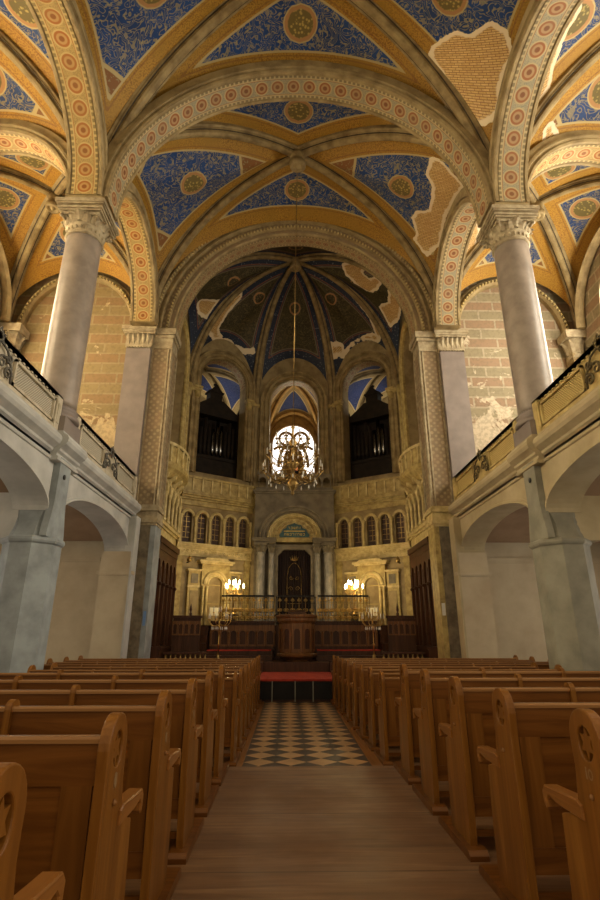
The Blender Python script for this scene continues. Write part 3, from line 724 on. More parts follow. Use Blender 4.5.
# painted face bands of the two orders
for dr0,dr1,d in ((.305,.435,16.545),(.06,.19,16.612)):
    mb=MB(); mb.arch((0,12.05),4.45,4.55,[(dr0,d),(dr1,d),(dr1,d+.02),(dr0,d+.02)],'y',n=80); mb.build('order_band','diaper',ca)
mb=MB()
for rr_,dd in ((.66,16.33),(.25,16.50)):
    for i in range(110):
        a=PI*(i+.5)/110; x=(4.45+rr_)*cos(a); z=12.05+(4.55+rr_)*sin(a); mb.box(x-.028,x+.028,dd-.05,dd+.02,z-.028,z+.028)
mb.build('arch_studs','gold_light',ca)
for sd,nm in ((-1,'left'),(1,'right')):
    p=thing('chancel_pier','tall compound pier on the %s of the chancel arch, ornate jamb beside smooth pilaster'%nm,'pier',(sd*5.0,16.36,0))
    # smooth upper pilaster on aisle side
    mb=MB(); mb.box(sd*.15,sd*1.0,-.06,.7,5.66,11.25,0); mb.build('pilaster','pil',p)
    mb=MB(); mb.box(sd*.13,sd*1.03,-.09,.68,11.22,11.30); mb.box(sd*.11,sd*1.05,-.05,.68,11.30,11.75)
    for k in range(5):
        leaf(mb,(sd*(.25+.17*k),.0),-PI/2,.02,11.32,.42,.17)
    for k in range(9): mb.ball((sd*(.19+.1*k),-.09,11.22),.035,6,4)
    mb.box(sd*.03,sd*1.12,-.14,.68,11.75,11.82); mb.box(sd*.0,sd*1.16,-.18,.68,11.82,11.90); mb.box(-sd*.03,sd*1.2,-.21,.68,11.90,12.04)
    mb.build('pilaster_capital','capital',p)
    # ornate jamb
    mb=MB(); mb.box(-sd*.55,sd*.15,.14,.9,5.5,11.3); mb.build('jamb','diaper',p)
    mb=MB()
    for xx in (-.57,-.47,.09): mb.box(sd*xx,sd*(xx+.05),.10,.16,5.5,11.3)
    mb.box(-sd*.60,-sd*.55,.14,.24,5.5,11.3); mb.box(-sd*.60,-sd*.55,.80,.9,5.5,11.3)
    mb.build('jamb_fillets','capital',p)
    mb=MB(); mb.box(-sd*.57,sd*.13,.10,.92,11.3,11.7); mb.box(-sd*.62,sd*.13,.05,.95,11.7,11.82); mb.box(-sd*.68,sd*.1,-.02,.97,11.82,12.05); mb.build('jamb_capital','capital',p)
    # impost at gallery height and the rough lower pier
    mb=MB(); 
    for z0,z1,e in ((4.92,5.0,.03),(5.0,5.12,.07),(5.12,5.38,.03),(5.38,5.5,.09),(5.5,5.58,.05)): mb.box(-sd*(.55+e),sd*.1,.14-e,.92,z0,z1)
    mb.build('impost','gold_light' if sd>0 else 'capital',p)
    mb=MB(); mb.box(-sd*.40,sd*.14,.12,.92,0,4.92); mb.build('lower_shaft','rough_stone',p)
    mb=MB(); mb.box(-sd*.56,-sd*.40,.16,.92,0,4.92); mb.build('lower_edge','plaster_pier' if sd<0 else 'gold_plaster',p)
    mb=MB(); mb.box(sd*.14,sd*.22,-.1,.3,0,4.92); mb.build('edge_strip','under',p)
tag(MB.build(*(lambda m:(m.box(-.04,.04,-.01,.01,0,.42) or m,'small_sign','sign'))(MB()),loc=(-4.52,16.50,1.9)),'small blue and white notice on the left chancel pier','sign')
tag(MB.build(*(lambda m:(m.box(-.05,.05,-.01,.01,0,.36) or m,'small_sign','white_sign'))(MB()),loc=(4.52,16.50,2.2)),'small white notice on the right chancel pier','sign')

# ================================================================== PODIUM AND STEPS
pod=struct('floor_podium')
mb=MB(); mb.box(-4.4,4.4,14.98,17.4,0,.50); mb.box(-4.9,4.9,17.4,23,0,.50); mb.build('podium_core','dark_wood',pod)
mb=MB(); mb.box(-4.4,4.4,14.93,17.54,.50,.545); mb.box(-.99,1.09,17.54,17.84,.50,.545); mb.build('red_carpet','red',pod)
mb=MB(); mb.box(-4.88,-1.0,17.55,23,.5,.83); mb.box(1.1,4.88,17.55,23,.5,.83); mb.box(-1.0,1.1,17.85,23,.5,.83); mb.build('upper_step','dark_wood',pod)
mb=MB(); mb.box(-1.25,1.25,14.955,14.98,.06,.47); mb.build('dark_front_panel','dark',pod)
mb=MB()
for x in (-.62,-.02,.45): mb.box(x-.012,x+.012,14.93,14.955,0,.5)
mb.build('front_post','pier_r',pod)
for sd in (-1,1):
    mb=MB(); mb.box(sd*.75,sd*3.1,18.9,23,.83,.98); mb.box(sd*.75,sd*3.1,19.3,23,.98,1.12); mb.build('altar_step','dark_wood',pod)
    mb=MB(); mb.box(sd*.8,sd*3.0,19.28,19.8,1.12,1.16); mb.build('red_carpet_strip','red',pod)
mb=MB(); mb.box(-4.88,4.88,20.3,23,.83,1.98); mb.build('ark_platform','dark_wood',pod)

# wooden balustrade with blind arches in front of the ark platform (two halves, pulpit between)
def arcade_panel(sd):
    t=thing('wooden_balustrade','dark wooden balustrade with blind arches %s of the pulpit'%('left' if sd<0 else 'right'),'balustrade',(sd*1.85,19.95,1.12))
    L=2.3; h=L/2
    mb=MB(); mb.box(-h,h,.06,.16,0,.95); mb.build('back_panel','dark_wood',t)
    mb=MB(); mb.box(-h-.03,h+.03,-.06,.22,.92,1.0); mb.box(-h,h,-.02,.18,.86,.92); mb.build('top_rail','dark_wood',t)
    mb=MB(); mb.box(-h,h,-.02,.16,0,.14); mb.build('plinth','dark_wood',t)
    mb=MB(); n=7; w=L/n
    mb.wall(-h,h,.14,.86,[(-h+w*(i+.5),w*.33,.20,.56,w*.33) for i in range(n)],0,.06,'y',8); mb.build('blind_arcade','pulpit_wood',t)
    for i in range(n+1):
        m2=MB(); m2.lathe([(.035,.14),(.022,.18),(.022,.55),(.036,.60),(.036,.64)],(-h+w*i,-.02),8); m2.build('colonnette','pulpit_wood',t)
arcade_panel(-1); arcade_panel(1)

# pulpit
t=thing('pulpit','round carved wooden pulpit at the centre of the steps before the ark','pulpit',(.08,18.6,.83))
oct=lambda r,n=10,o=0:[(r*cos(2*PI*(i+.5)/n-PI/2+o),r*sin(2*PI*(i+.5)/n-PI/2+o)) for i in range(n)]
mb=MB(); mb.loft([[(a,b,z) for a,b in oct(r)] for r,z in ((.40,0),(.42,.04),(.55,.10),(.66,.16),(.68,.22),(.60,.26))]); mb.build('base_moulding','pulpit_wood',t)
mb=MB(); mb.loft([[(a,b,z) for a,b in oct(r)] for r,z in ((.58,.26),(.58,1.22))]); mb.build('drum','pulpit_wood',t)
mb=MB(); mb.loft([[(a,b,z) for a,b in oct(r)] for r,z in ((.60,1.18),(.63,1.22),(.66,1.26),(.66,1.34),(.70,1.38),(.70,1.44),(.62,1.46))]); mb.build('cornice','pulpit_wood',t)
for i in range(10):
    a=2*PI*i/10-PI/2; ap=.58*cos(PI/10); Mx=Matrix.Rotation(a+PI/2,4,'Z')@Matrix.Translation((0,-ap,0))
    mb=MB(Mx); mb.wall(-.17,.17,.30,1.16,[(0,.10,.38,.90,.11)],-.03,.0,'y',10); mb.build('arched_panel_frame','pulpit_wood',t)
    mb=MB(Mx); mb.box(-.10,.10,-.006,.0,.38,1.0); mb.build('panel','dark_wood',t)
mb=MB(); mb.prism([(-.28,-.2),(.28,-.2),(.28,.2),(-.28,.2)],1.46,1.50); mb.prism([(-.2,1.50),(.18,1.50),(.18,1.62),(-.2,1.54)],-.3,.3,'x'); mb.build('book_rest','dark_wood',t)

# gilt railing on the ark platform with dark central gate
def gilt_fence(x0,x1,label,gate=False):
    cx=(x0+x1)/2; L=x1-x0; h=L/2
    t=thing('altar_gate' if gate else 'altar_railing',label,'gate' if gate else 'railing',(cx,20.45,1.98))
    mm='iron' if gate else 'brass_dim'
    mb=MB(); mb.box(-h+.03,h-.03,-.04,.04,1.02,1.08); mb.build('top_rail','iron',t)
    mb=MB(); mb.box(-h,h,-.02,.02,.06,.10); mb.box(-h,h,-.015,.015,.78,.80); mb.build('lower_rail',mm,t)
    n=max(3,int(L/.21)); 
    for i in range(n+1):
        x=-h+L*i/n; m2=MB(); m2.lathe([(.014,0),(.014,.3),(.03,.34),(.03,.38),(.014,.42),(.014,.95),(.028,.99),(.02,1.03)],(x,0),8); m2.build('baluster',mm,t)
    for i in range(n):
        mb=MB(); x=-h+L*(i+.5)/n
        for f in (-1,1):
            scroll(mb,-.012,'y',x+f*.035,.25,.065,1.2,.024,f); scroll(mb,-.012,'y',x+f*.035,.55,.07,1.2,.024,f,PI); scroll(mb,-.012,'y',x+f*.03,.90,.055,1.2,.02,f,PI/2)
        mb.ball((x,0,.40),.035,8,6); mb.tube([(x,-.01,.1),(x,-.01,1.02)],.010,5)
        mb.build('scroll_panel','brass' if not gate else 'brass_dim',t)
gilt_fence(-2.75,-.72,'gilt scrolled railing left of the dark gate before the ark')
gilt_fence(.86,2.85,'gilt scrolled railing right of the dark gate before the ark')
gilt_fence(-.66,.80,'dark central gate with gilt scrolls between the two gilt railings',True)

# ================================================================== APSE WALLS
A0=(-4.7,21.0); B0=(-1.85,22.9)
ang=math.atan2(1.9,2.85); WL=math.hypot(2.85,1.9)
def angled(sd):
    if sd<0: return struct('wall_apse_left',((A0[0]+B0[0])/2,(A0[1]+B0[1])/2,0),ang)
    return struct('wall_apse_right',(-(A0[0]+B0[0])/2,(A0[1]+B0[1])/2,0),-ang)
def entabl(mb,x0,x1,zs,yf=0):
    for z0,z1,e in zs: mb.box(x0,x1,yf-e,yf+.02,z0,z1)
def frieze(mb,x0,x1,z,s,yf):
    n=max(1,int((x1-x0)/s))
    for i in range(n):
        x=x0+(x1-x0)*(i+.5)/n; scroll(mb,yf,'y',x,z,s*.36,1.2,.022,1 if i%2 else -1)
def apse_wall(t,h,narrow):
    # common horizontal zones of an apse side, local x along the wall, room on the -y side
    mb=MB(); mb.wall(-h,h,5.14,7.0,[(x,.19,5.18,6.26,.19) for x in narrow],0,.5,'y',10); mb.box(-h,h,0,.5,.8,5.14); mb.box(-h,h,0,.5,7.0,8.2); mb.build('wall','apse_stone',t)
    mb=MB(); entabl(mb,-h,h,((4.64,4.71,.06),(4.71,4.96,.03),(4.96,5.03,.08),(5.03,5.10,.13),(5.10,5.16,.17))); mb.build('lower_cornice','gold_light',t)
    mb=MB(); frieze(mb,-h,h,4.835,.2,-.035); mb.build('frieze_ornament','gold_light',t)
    mb=MB(); entabl(mb,-h,h,((6.72,6.8,.08),(6.8,6.94,.05),(6.94,7.02,.14),(7.02,7.10,.22),(7.10,7.18,.30))); mb.box(-h,h,-.32,.1,7.18,7.26); mb.build('upper_cornice','gold_plaster',t)
    # balustrade
    mb=MB(); mb.box(-h,h,-.26,-.14,7.26,7.36); mb.box(-h,h,-.24,-.17,7.36,7.82); mb.box(-h,h,-.29,-.11,7.82,7.92); mb.build('balustrade','gold_plaster',t)
    n=int(2*h/.42)
    mb=MB()
    for i in range(n+1):
        x=-h+2*h*i/n; mb.box(x-.035,x+.035,-.29,-.22,7.3,7.84)
    mb.build('balustrade_pilasters','gold_light',t)
    for x in narrow:
        mb=MB(); mb.arch((x,6.26),.19,.19,[(.0,-.02),(.0,-.05),(.04,-.07),(.09,-.05),(.12,-.02),(.12,.01),(0,.01)],'y',n=14); mb.build('window_arch','gold_light',t)
    xs=sorted(narrow); gap=xs[1]-xs[0]
    cols=[xs[0]-gap/2]+[x+gap/2 for x in xs]
    for x in cols:
        if abs(x)>h: continue
        mb=MB(); mb.lathe([(.075,5.16),(.075,5.24),(.05,5.28),(.05,6.12),(.065,6.14),(.085,6.26),(.085,6.30)],(x,-.06),10); mb.build('colonnette','gold_light',t)
def leaded(t,narrow,n0):
    for x in narrow:
        mb=MB(); P=[(x-.19,5.18),(x+.19,5.18)]+[(x+.19*cos(PI*k/10),6.26+.19*sin(PI*k/10)) for k in range(11)]
        mb.prism(P,.14,.17,'y'); o=mb.build('small_window','small_glass',t)
        mb=MB()
        for z in (5.40,5.62,5.84,6.06,6.26): mb.box(x-.18,x+.18,.125,.14,z-.008,z+.008)
        mb.box(x-.008,x+.008,.125,.14,5.42,6.44); mb.build('leading','brass_dim',o)
for sd in (-1,1):
    t=angled(sd); h=WL/2
    nr=[-1.30,-.65,0,.65,1.30]
    apse_wall(t,h,nr); leaded(t,nr,0)
    # organ arch with mouldings
    mb=MB(); mb.wall(-h,h,8.2,15.3,[(0,1.14,8.2,12.75,1.14)],0,.55,'y',28); mb.build('upper_wall','apse_stone',t)
    mb=MB(); mb.arch((0,12.75),1.14,1.14,[(0,-.04),(.03,-.09),(.08,-.05),(.12,-.05),(.14,-.12),(.22,-.15),(.28,-.10),(.34,-.10),(.36,-.16),(.44,-.18),(.5,-.02),(.5,.02),(0,.02)],'y',n=44,legz=8.15); mb.build('arch_moulding','rib',t)
    soffit('arch_soffit','soffit_dim',(0,12.75),1.14,1.14,.02,.52,'y',t)
    for x in (-1.32,1.32):
        mb=MB(); mb.box(x-.17,x+.17,-.20,.02,11.9,12.02); mb.box(x-.2,x+.2,-.24,.02,12.02,12.12); mb.lathe([(.10,11.6),(.13,11.75),(.17,11.9)],(x,-.08),12); mb.build('shaft_capital','gold_plaster',t)
    # clustered shafts at the corners
    for x in (-h+.02,h-.02):
        for dx,dy in ((-.11,-.02),(0,-.1),(.11,-.02)):
            mb=MB(); mb.lathe([(.085,7.46),(.07,7.55),(.065,11.4),(.09,11.6),(.12,11.9)],(x+dx,dy),12); mb.build('corner_shaft','apse_stone',t)
        mb=MB(); mb.box(x-.24,x+.24,-.2,.1,11.85,12.05); mb.build('corner_capital','gold_plaster',t)
    # lower pilasters beside the aedicule
    for x in (-h+.16,h-.2):
        mb=MB(); mb.box(x-.12,x+.12,-.07,.02,1.98,4.64); mb.box(x-.16,x+.16,-.10,.02,4.4,4.5); mb.build('pilaster','gold_plaster',t)
    mb=MB(); mb.box(-h,h,-.25,.02,.83,1.95); mb.box(-h,h,-.3,.02,1.93,1.99); mb.build('wainscot','dark_wood',t)
# centre wall
t=struct('wall_apse_centre',(0,22.9,0)); h=1.85
mb=MB(); mb.box(-h,h,0,.5,.8,8.2); mb.wall(-h,h,8.2,15.3,[(0,1.16,8.6,12.15,1.2)],0,.55,'y',28); mb.build('wall','apse_stone',t)
mb=MB(); mb.arch((0,12.15),1.16,1.2,[(0,-.04),(.03,-.09),(.08,-.05),(.12,-.05),(.14,-.12),(.22,-.15),(.28,-.10),(.34,-.10),(.36,-.16),(.44,-.18),(.48,-.02),(.48,.02),(0,.02)],'y',n=44,legz=8.2); mb.build('arch_moulding','rib',t)
soffit('arch_soffit','soffit_dim',(0,12.15),1.16,1.2,.02,.52,'y',t)
# chancel vault
Nl,Al,Bl,Br,Ar,Nr=(-4.6,17.3),A0,B0,(1.85,22.9),(4.7,21.0),(4.6,17.3); BS=(0,19.3,17.6)
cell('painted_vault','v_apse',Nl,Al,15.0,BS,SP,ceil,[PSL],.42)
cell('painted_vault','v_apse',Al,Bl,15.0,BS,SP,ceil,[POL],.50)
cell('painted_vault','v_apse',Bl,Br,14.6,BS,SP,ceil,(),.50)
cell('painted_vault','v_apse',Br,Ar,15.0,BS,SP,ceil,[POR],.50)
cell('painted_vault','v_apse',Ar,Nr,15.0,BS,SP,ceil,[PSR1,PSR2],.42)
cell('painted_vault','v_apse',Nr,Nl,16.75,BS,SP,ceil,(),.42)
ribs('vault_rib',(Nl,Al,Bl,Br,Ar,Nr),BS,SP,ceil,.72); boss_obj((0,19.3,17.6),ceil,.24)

# chancel side walls with blind arcade, balcony level arch
for sd,nm in ((-1,'left'),(1,'right')):
    t=struct('wall_chancel_'+nm)
    a,b=sorted((sd*4.75,sd*5.3))
    mb=MB(); mb.wall(17.2,21.1,.8,5.3,[],a,b,'x'); mb.wall(17.2,21.1,5.3,8.2,[(17.95+.62*i,.20,5.6,6.5,.22) for i in range(5)],a,b,'x',8)
    mb.wall(17.2,21.1,8.2,15.6,[(19.15,1.05,8.2,12.4,1.5)],a,b,'x',24); mb.build('wall','apse_stone',t)
    mb=MB(); mb.box(sd*5.3,sd*5.35,17.2,21.1,5.3,15.6); mb.build('recess_back','ochre',t)
    mb=MB()
    for z0,z1,e in ((4.88,4.95,.06),(4.95,5.22,.03),(5.22,5.3,.1),(5.3,5.42,.18),(6.95,7.05,.08),(7.2,7.38,.22)): mb.box(sd*(4.75-e),sd*4.8,17.3,21.0,z0,z1)
    mb.build('cornices','gold_light',t)
    for i in range(6):
        mb=MB(); mb.lathe([(.085,5.45),(.085,5.52),(.055,5.56),(.055,6.34),(.07,6.36),(.095,6.5),(.095,6.56)],(sd*4.62,17.64+.62*i),10); mb.build('colonnette','gold_light',t)
    for i in range(5):
        mb=MB(); mb.arch((17.95+.62*i,6.52),.22,.28,[(0,sd*4.75),(0,sd*4.55),(.05,sd*4.53),(.1,sd*4.56),(.1,sd*4.75)],'x',n=12); mb.build('blind_arch','gold_light',t)
    mb=MB(); mb.arch((19.15,12.4),1.05,1.5,[(0,sd*4.78),(0,sd*4.68),(.08,sd*4.62),(.14,sd*4.68),(.2,sd*4.6),(.3,sd*4.6),(.36,sd*4.7),(.36,sd*4.78)],'x',n=40,legz=8.2); mb.build('arch_moulding','gold_plaster',t)
    mb=MB(); mb.arch((19.15,12.4),.62,.95,[(0,sd*5.28),(0,sd*5.1),(.1,sd*5.1),(.1,sd*5.28)],'x',n=30,legz=8.2); mb.build('inner_arch_moulding','gold_light',t)
    for yy in (17.5,20.8):
        mb=MB(); mb.lathe([(.12,7.46),(.1,7.6),(.095,11.5),(.13,11.7),(.17,11.95),(.17,12.1)],(sd*4.66,yy),14); mb.build('corner_shaft','gold_plaster',t)
    mb=MB(); mb.box(sd*4.66,sd*4.8,20.72,20.98,1.2,4.88); mb.build('corner_pilaster','gold_plaster',t)
    # bulging balcony
    B=thing('side_balcony','small bulging stone balcony on the %s chancel wall'%nm,'balcony',(sd*4.75,19.1,7.0))
    def ell(hx,hy,z,n=16): return [(-sd*hx*sin(PI*i/n),-hy*cos(PI*i/n),z) for i in range(n+1)]
    mb=MB(); mb.loft([ell(x,y,z) for x,y,z in ((.28,1.35,.0),(.40,1.42,.10),(.50,1.5,.2),(.62,1.55,.28),(.66,1.6,.38),(.66,1.6,.46),(.02,.02,.462))],closed=True); mb.build('floor_slab','gold_plaster',B)
    mb=MB(); mb.loft([ell(.58,1.52,.46),ell(.58,1.52,1.12),ell(.52,1.46,1.12),ell(.52,1.46,.46)],closed=False); mb.build('parapet_wall','gold_plaster',B)
    mb=MB(); mb.loft([ell(.64,1.58,1.10),ell(.66,1.60,1.14),ell(.66,1.60,1.20),ell(.48,1.42,1.20),ell(.48,1.42,1.10)],closed=False); mb.build('coping','gold_light',B)
    for i in range(9):
        a=PI*(i+.5)/9; mb=MB(); mb.lathe([(.05,.50),(.04,.56),(.035,.95),(.055,1.04),(.055,1.10)],(-sd*.60*sin(a),-1.54*cos(a)),8); mb.build('baluster','gold_light',B)
    for i in range(5):
        a=PI*(i+1)/6; yy=-1.35*cos(a)
        mb=MB(); mb.prism([(0,-.55),(0,.12),(-sd*.5*sin(a),.12),(-sd*.48*sin(a),-.02),(-sd*.3*sin(a),-.1),(-sd*.16,-.35),(-sd*.12,-.5)],yy-.07,yy+.07,'y'); mb.build('bracket','gold_light',B)
    # dark carved stalls with canopy against the side wall
    c=thing('choir_stall','tall dark carved wooden stall backs with arched canopy on the %s chancel wall'%nm,'stall',(sd*4.72,17.5,.83))
    mb=MB(); mb.box(0,-sd*.10,0,3.1,0,3.75); mb.build('back_panel','dark_wood',c)
    mb=MB(); mb.box(0,-sd*.26,-.02,3.12,3.75,3.95); mb.box(0,-sd*.2,0,3.1,3.55,3.75); mb.build('canopy','dark_wood',c)
    mb=MB(); a,b=sorted((-sd*.10,-sd*.18)); mb.wall(0,3.1,2.5,3.55,[(.31+.62*i,.2,2.5,3.0,.25) for i in range(5)],a,b,'x',10); mb.build('arched_head','dark_wood',c)
    for i in range(6):
        m2=MB(); m2.box(-sd*.10,-sd*.2,.62*i-.03,.62*i+.03,0,3.0); m2.ball((-sd*.2,.62*i,2.45),.06,8,6); m2.build('divider','dark_wood',c)
    mb=MB(); mb.box(-sd*.1,-sd*.55,0,3.1,.38,.46); mb.box(-sd*.1,-sd*.5,0,3.1,0,.38); mb.build('seat','dark_wood',c)
    # front bench screen with little pointed finial
    c=thing('stall_screen','low dark wooden screen with slit arches in front of the %s choir stalls'%nm,'screen',(sd*3.62,18.6,.83))
    mb=MB(); mb.box(-.46,.46,-.05,.05,0,1.35); mb.build('panel','dark_wood',c)
    mb=MB(); mb.box(-.50,.50,-.1,.1,1.35,1.43); mb.build('top_rail','dark_wood',c)
    for i in range(5):
        m2=MB(); x=-.38+.19*i; m2.wall(x-.09,x+.09,.8,1.25,[(x,.06,.85,1.1,.06)],-.08,-.05,'y',8); m2.build('arched_slit','pulpit_wood',c)
    m2=MB(); m2.lathe([(.04,1.43),(.05,1.5),(.02,1.54),(.05,1.62),(.001,1.85)],(sd*-.1,0),8); m2.build('finial','dark_wood',c)
    # steps up to the ark platform
    c=thing('side_steps','dark wooden steps up to the ark platform on the %s side'%nm,'steps',(sd*3.52,19.15,.83))
    for i in range(4):
        m2=MB(); m2.box(-.42,.42,.28*i,.28*i+.30,0,.27*(i+1)); m2.build('step','dark_wood',c)
    # long dark kneeling ledge with turned feet
    c=thing('low_bench','low dark bench with small turned legs on the podium, %s side'%nm,'bench',(sd*3.45,17.9,.83))
    m2=MB(); m2.box(-.68,.68,-.18,.18,.24,.30); m2.build('seat','dark_wood',c)
    for i in range(9):
        m2=MB(); m2.lathe([(.03,0),(.02,.06),(.04,.12),(.02,.18),(.03,.24)],(-.62+.155*i,-.12),8); m2.build('leg','brass_dim',c)

# aedicules on the angled walls
def aedicule():
    t=thing('wall_aedicule','x','niche',(0,0,0))
    mb=MB(); mb.box(-1.2,1.2,-.14,-.005,1.99,2.18); mb.build('plinth','gold_light',t)
    mb=MB(); mb.wall(-.62,.62,2.18,4.55,[(0,.30,2.3,3.75,.30)],-.20,-.005,'y',18); mb.build('centre_body','gold_plaster',t)
    mb=MB(); mb.box(-.72,.72,-.28,-.005,4.55,4.62); mb.box(-.78,.78,-.34,-.005,4.62,4.70); mb.prism([(-.6,4.7),(.6,4.7),(.45,4.80),(-.45,4.80)],-.3,-.005,'y'); mb.build('pediment','gold_light',t)
    mb=MB(); mb.arch((0,3.75),.30,.30,[(.0,-.22),(.05,-.26),(.10,-.23),(.14,-.23),(.17,-.28),(.24,-.26),(.27,-.20),(0,-.20)],'y',n=26); mb.build('archivolt','gold_light',t)
    mb=MB(); mb.box(-.30,.30,-.06,-.008,2.3,4.05); mb.build('niche_panel','apse_stone',t)
    mb=MB(); mb.box(-.28,.28,-.075,-.06,3.0,3.03); mb.box(-.28,.28,-.075,-.06,3.72,3.76); mb.build('niche_bar','gold_plaster',t)
    for s_ in (-1,1):
        mb=MB(); mb.box(s_*.62,s_*1.15,-.12,-.005,2.18,4.25); mb.build('side_wing','gold_plaster',t)
        mb=MB(); mb.box(s_*.60,s_*1.22,-.2,-.005,4.25,4.33); mb.box(s_*.6,s_*1.18,-.16,-.005,3.62,3.70); mb.build('wing_cornice','gold_light',t)
        mb=MB(); mb.box(s_*.72,s_*1.05,-.14,-.12,2.4,3.5); mb.build('sunk_panel','apse_stone',t)
        mb=MB(); mb.box(s_*.74,s_*1.03,-.14,-.12,3.78,4.15); mb.build('small_panel','ark_stone',t)
        for xx in (.40,.56):
            mb=MB(); mb.lathe([(.06,2.18),(.05,2.28),(.045,3.5),(.06,3.6),(.07,3.68)],(s_*xx,-.26),10); mb.build('colonnette','gold_light',t)
    return t
a1=aedicule(); mx,my=(A0[0]+B0[0])/2,(A0[1]+B0[1])/2
a1.location=(mx,my,-.20); a1.rotation_euler[2]=ang; a1['label']='golden arched wall niche left of the ark, framed by side wings and a flat pediment'; a1['group']='wall niches beside the ark'
dup(a1,(-mx,my,-.20),-ang,'golden arched wall niche right of the ark, framed by side wings and a flat pediment')
for sd,nm in ((-1,'left'),(1,'right')):
    mb=MB(); mb.box(-.2,.2,-.02,.02,0,.3); c,s_=cos(ang),sin(ang)
    o=mb.build('notice_paper','paper',None,(sd*3.1,my-.62,2.35),-sd*ang); tag(o,'cream sheet of paper propped in the %s wall niche'%nm,'paper')
    # plain light marble strip beside the niche with a bracket lamp over it
    t=thing('wall_bracket_lamp','dark bracket lamp on the apse corner beside the %s niche'%nm,'lamp',(sd*4.25,21.05,4.35),-sd*ang)
    mb=MB(); mb.tube([(0,0,0),(0,-.16,-.02),(0,-.25,.06)],.02,6); mb.build('arm','iron',t)
    mb=MB(); mb.lathe([(.02,-.02),(.09,.02),(.10,.10),(.04,.18),(.01,.24)],(0,-.25),10); mb.build('lantern','brass_dim',t)

# ================================================================== ARK
t=thing('ark_portal','grey stone ark portal with paired columns, rounded arch and dark curtained opening','ark',(.03,22.9,1.98))
Z=lambda z:z-1.98
mb=MB(); mb.box(-1.72,-.78,-.22,-.01,0,Z(5.35)); mb.box(.78,1.72,-.22,-.01,0,Z(5.35)); mb.build('side_body','ark_stone',t)
for s_ in (-1,1):
    for xx,r,yy in ((1.42,.185,-.62),(.98,.135,-.42)):
        mb=MB(); mb.box(s_*xx-.22,s_*xx+.22,yy-.22,yy+.22,0,.5); mb.lathe([(r*1.25,.5),(r*1.3,.58),(r*1.05,.64),(r,.7),(r*.97,Z(4.75)),(r*.9,Z(4.88)),(r*1.15,Z(4.90)),(r*.95,Z(4.94))],(s_*xx,yy),24); mb.build('column','ark_shaft',t)
        mb=MB(); mb.lathe([(r*.95,Z(4.92)),(r*1.0,Z(5.05)),(r*1.5,Z(5.2))],(s_*xx,yy),16)
        for k in range(8): leaf(mb,(s_*xx,yy),k*PI/4,r*.9,Z(4.95),.24,.12)
        mb.box(s_*xx-r*1.5,s_*xx+r*1.5,yy-r*1.5,yy+r*1.5,Z(5.2),Z(5.30)); mb.build('column_capital','ark_stone',t)
mb=MB(); 
for z0,z1,e in ((5.30,5.38,.0),(5.38,5.46,.06),(5.46,5.52,.1)):
    for s_ in (-1,1): mb.box(s_*(.80-e*.3),s_*(1.70+e),-.82-e,-.01,Z(z0),Z(z1))
mb.build('entablature','ark_stone',t)
# inner door frame with canted top corners
mb=MB()
for s_ in (-1,1):
    mb.box(s_*.70,s_*.86,-.34,-.01,0,Z(5.2)); mb.prism([(s_*.70,Z(5.2)),(s_*.70,Z(4.85)),(s_*.45,Z(5.1)),(s_*.45,Z(5.2))],-.34,-.01,'y')
mb.box(-.86,.86,-.36,-.01,Z(5.1),Z(5.3)); mb.build('door_frame','ark_stone',t)
mb=MB(); n=40
mb.loft([[( -.70+1.4*i/n,-.10+.035*sin(i*1.9),z) for i in range(n+1)] for z in (0,Z(5.12))],closed=False,smooth=True); mb.build('curtain','dark_red',t)
mb=MB()
P=[(x*.30,-.16,z) for x,z in ((-1,.9),(-1,2.0),(-.8,2.35),(-.4,2.52),(0,2.58),(.4,2.52),(.8,2.35),(1,2.0),(1,.9),(-1,.9))]
for a,b in zip(P,P[1:]): mb.tube([a,b],.014,5)
for f in (-1,1):
    scroll(mb,-.16,'y',f*.14,1.5,.1,1.3,.012,f); scroll(mb,-.16,'y',f*.13,1.95,.09,1.3,.012,f,PI)
mb.build('curtain_embroidery','brass_dim',t)
mb=MB(); mb.tube([(-.16,-.16,2.72),(0,-.16,2.68),(.16,-.16,2.72)],.03,6)
for x,z in ((-.18,.14),(-.09,.2),(0,.24),(.09,.2),(.18,.14)): mb.tube([(x*.7,-.16,2.7),(x,-.16,2.70+z)],[.025,.008],5)
mb.build('gilt_crown','brass_dim',t)
# tympanum, arch orders
mb=MB(); mb.wall(-1.72,1.72,Z(5.52),Z(7.55),[(0,1.28,Z(5.52),Z(5.55),1.18)],-.60,-.01,'y',36); mb.build('upper_body','ark_stone',t)
mb=MB(); mb.arch((0,Z(5.55)),1.20,1.10,[(0,-.56),(.02,-.62),(.06,-.60),(.08,-.66),(.14,-.68),(.2,-.66),(.24,-.72),(.32,-.72),(.34,-.6),(0,-.5)],'y',n=50); mb.build('outer_arch','ark_stone',t)
mb=MB(); mb.arch((0,Z(5.55)),1.00,.95,[(0,-.40),(.03,-.46),(.08,-.44),(.10,-.50),(.16,-.5),(.18,-.44),(.24,-.44),(.24,-.02),(0,-.02)],'y',n=50); mb.build('inner_arch','gold_light',t)
mb=MB(); P=[(-1.0,Z(5.42)),(1.0,Z(5.42))]+[(1.0*cos(PI*k/30),Z(5.55)+.95*sin(PI*k/30)) for k in range(31)]; mb.prism(P,-.36,-.1,'y'); mb.build('tympanum','gold_plaster',t)
mb=MB()
for rr_ in (.86,.70):
    if rr_<.8: mb.build('tympanum_beading','gold_light',t); mb=MB()
    mb.tube([(rr_*cos(PI*i/40),-.37,Z(5.58)+rr_*.95*sin(PI*i/40)) for i in range(41)],.02,5)
    n=int(rr_*26)
    for i in range(n):
        a=PI*(i+.5)/n; mb.ball((rr_*cos(a),-.37,Z(5.58)+rr_*.95*sin(a)),.035,6,4)
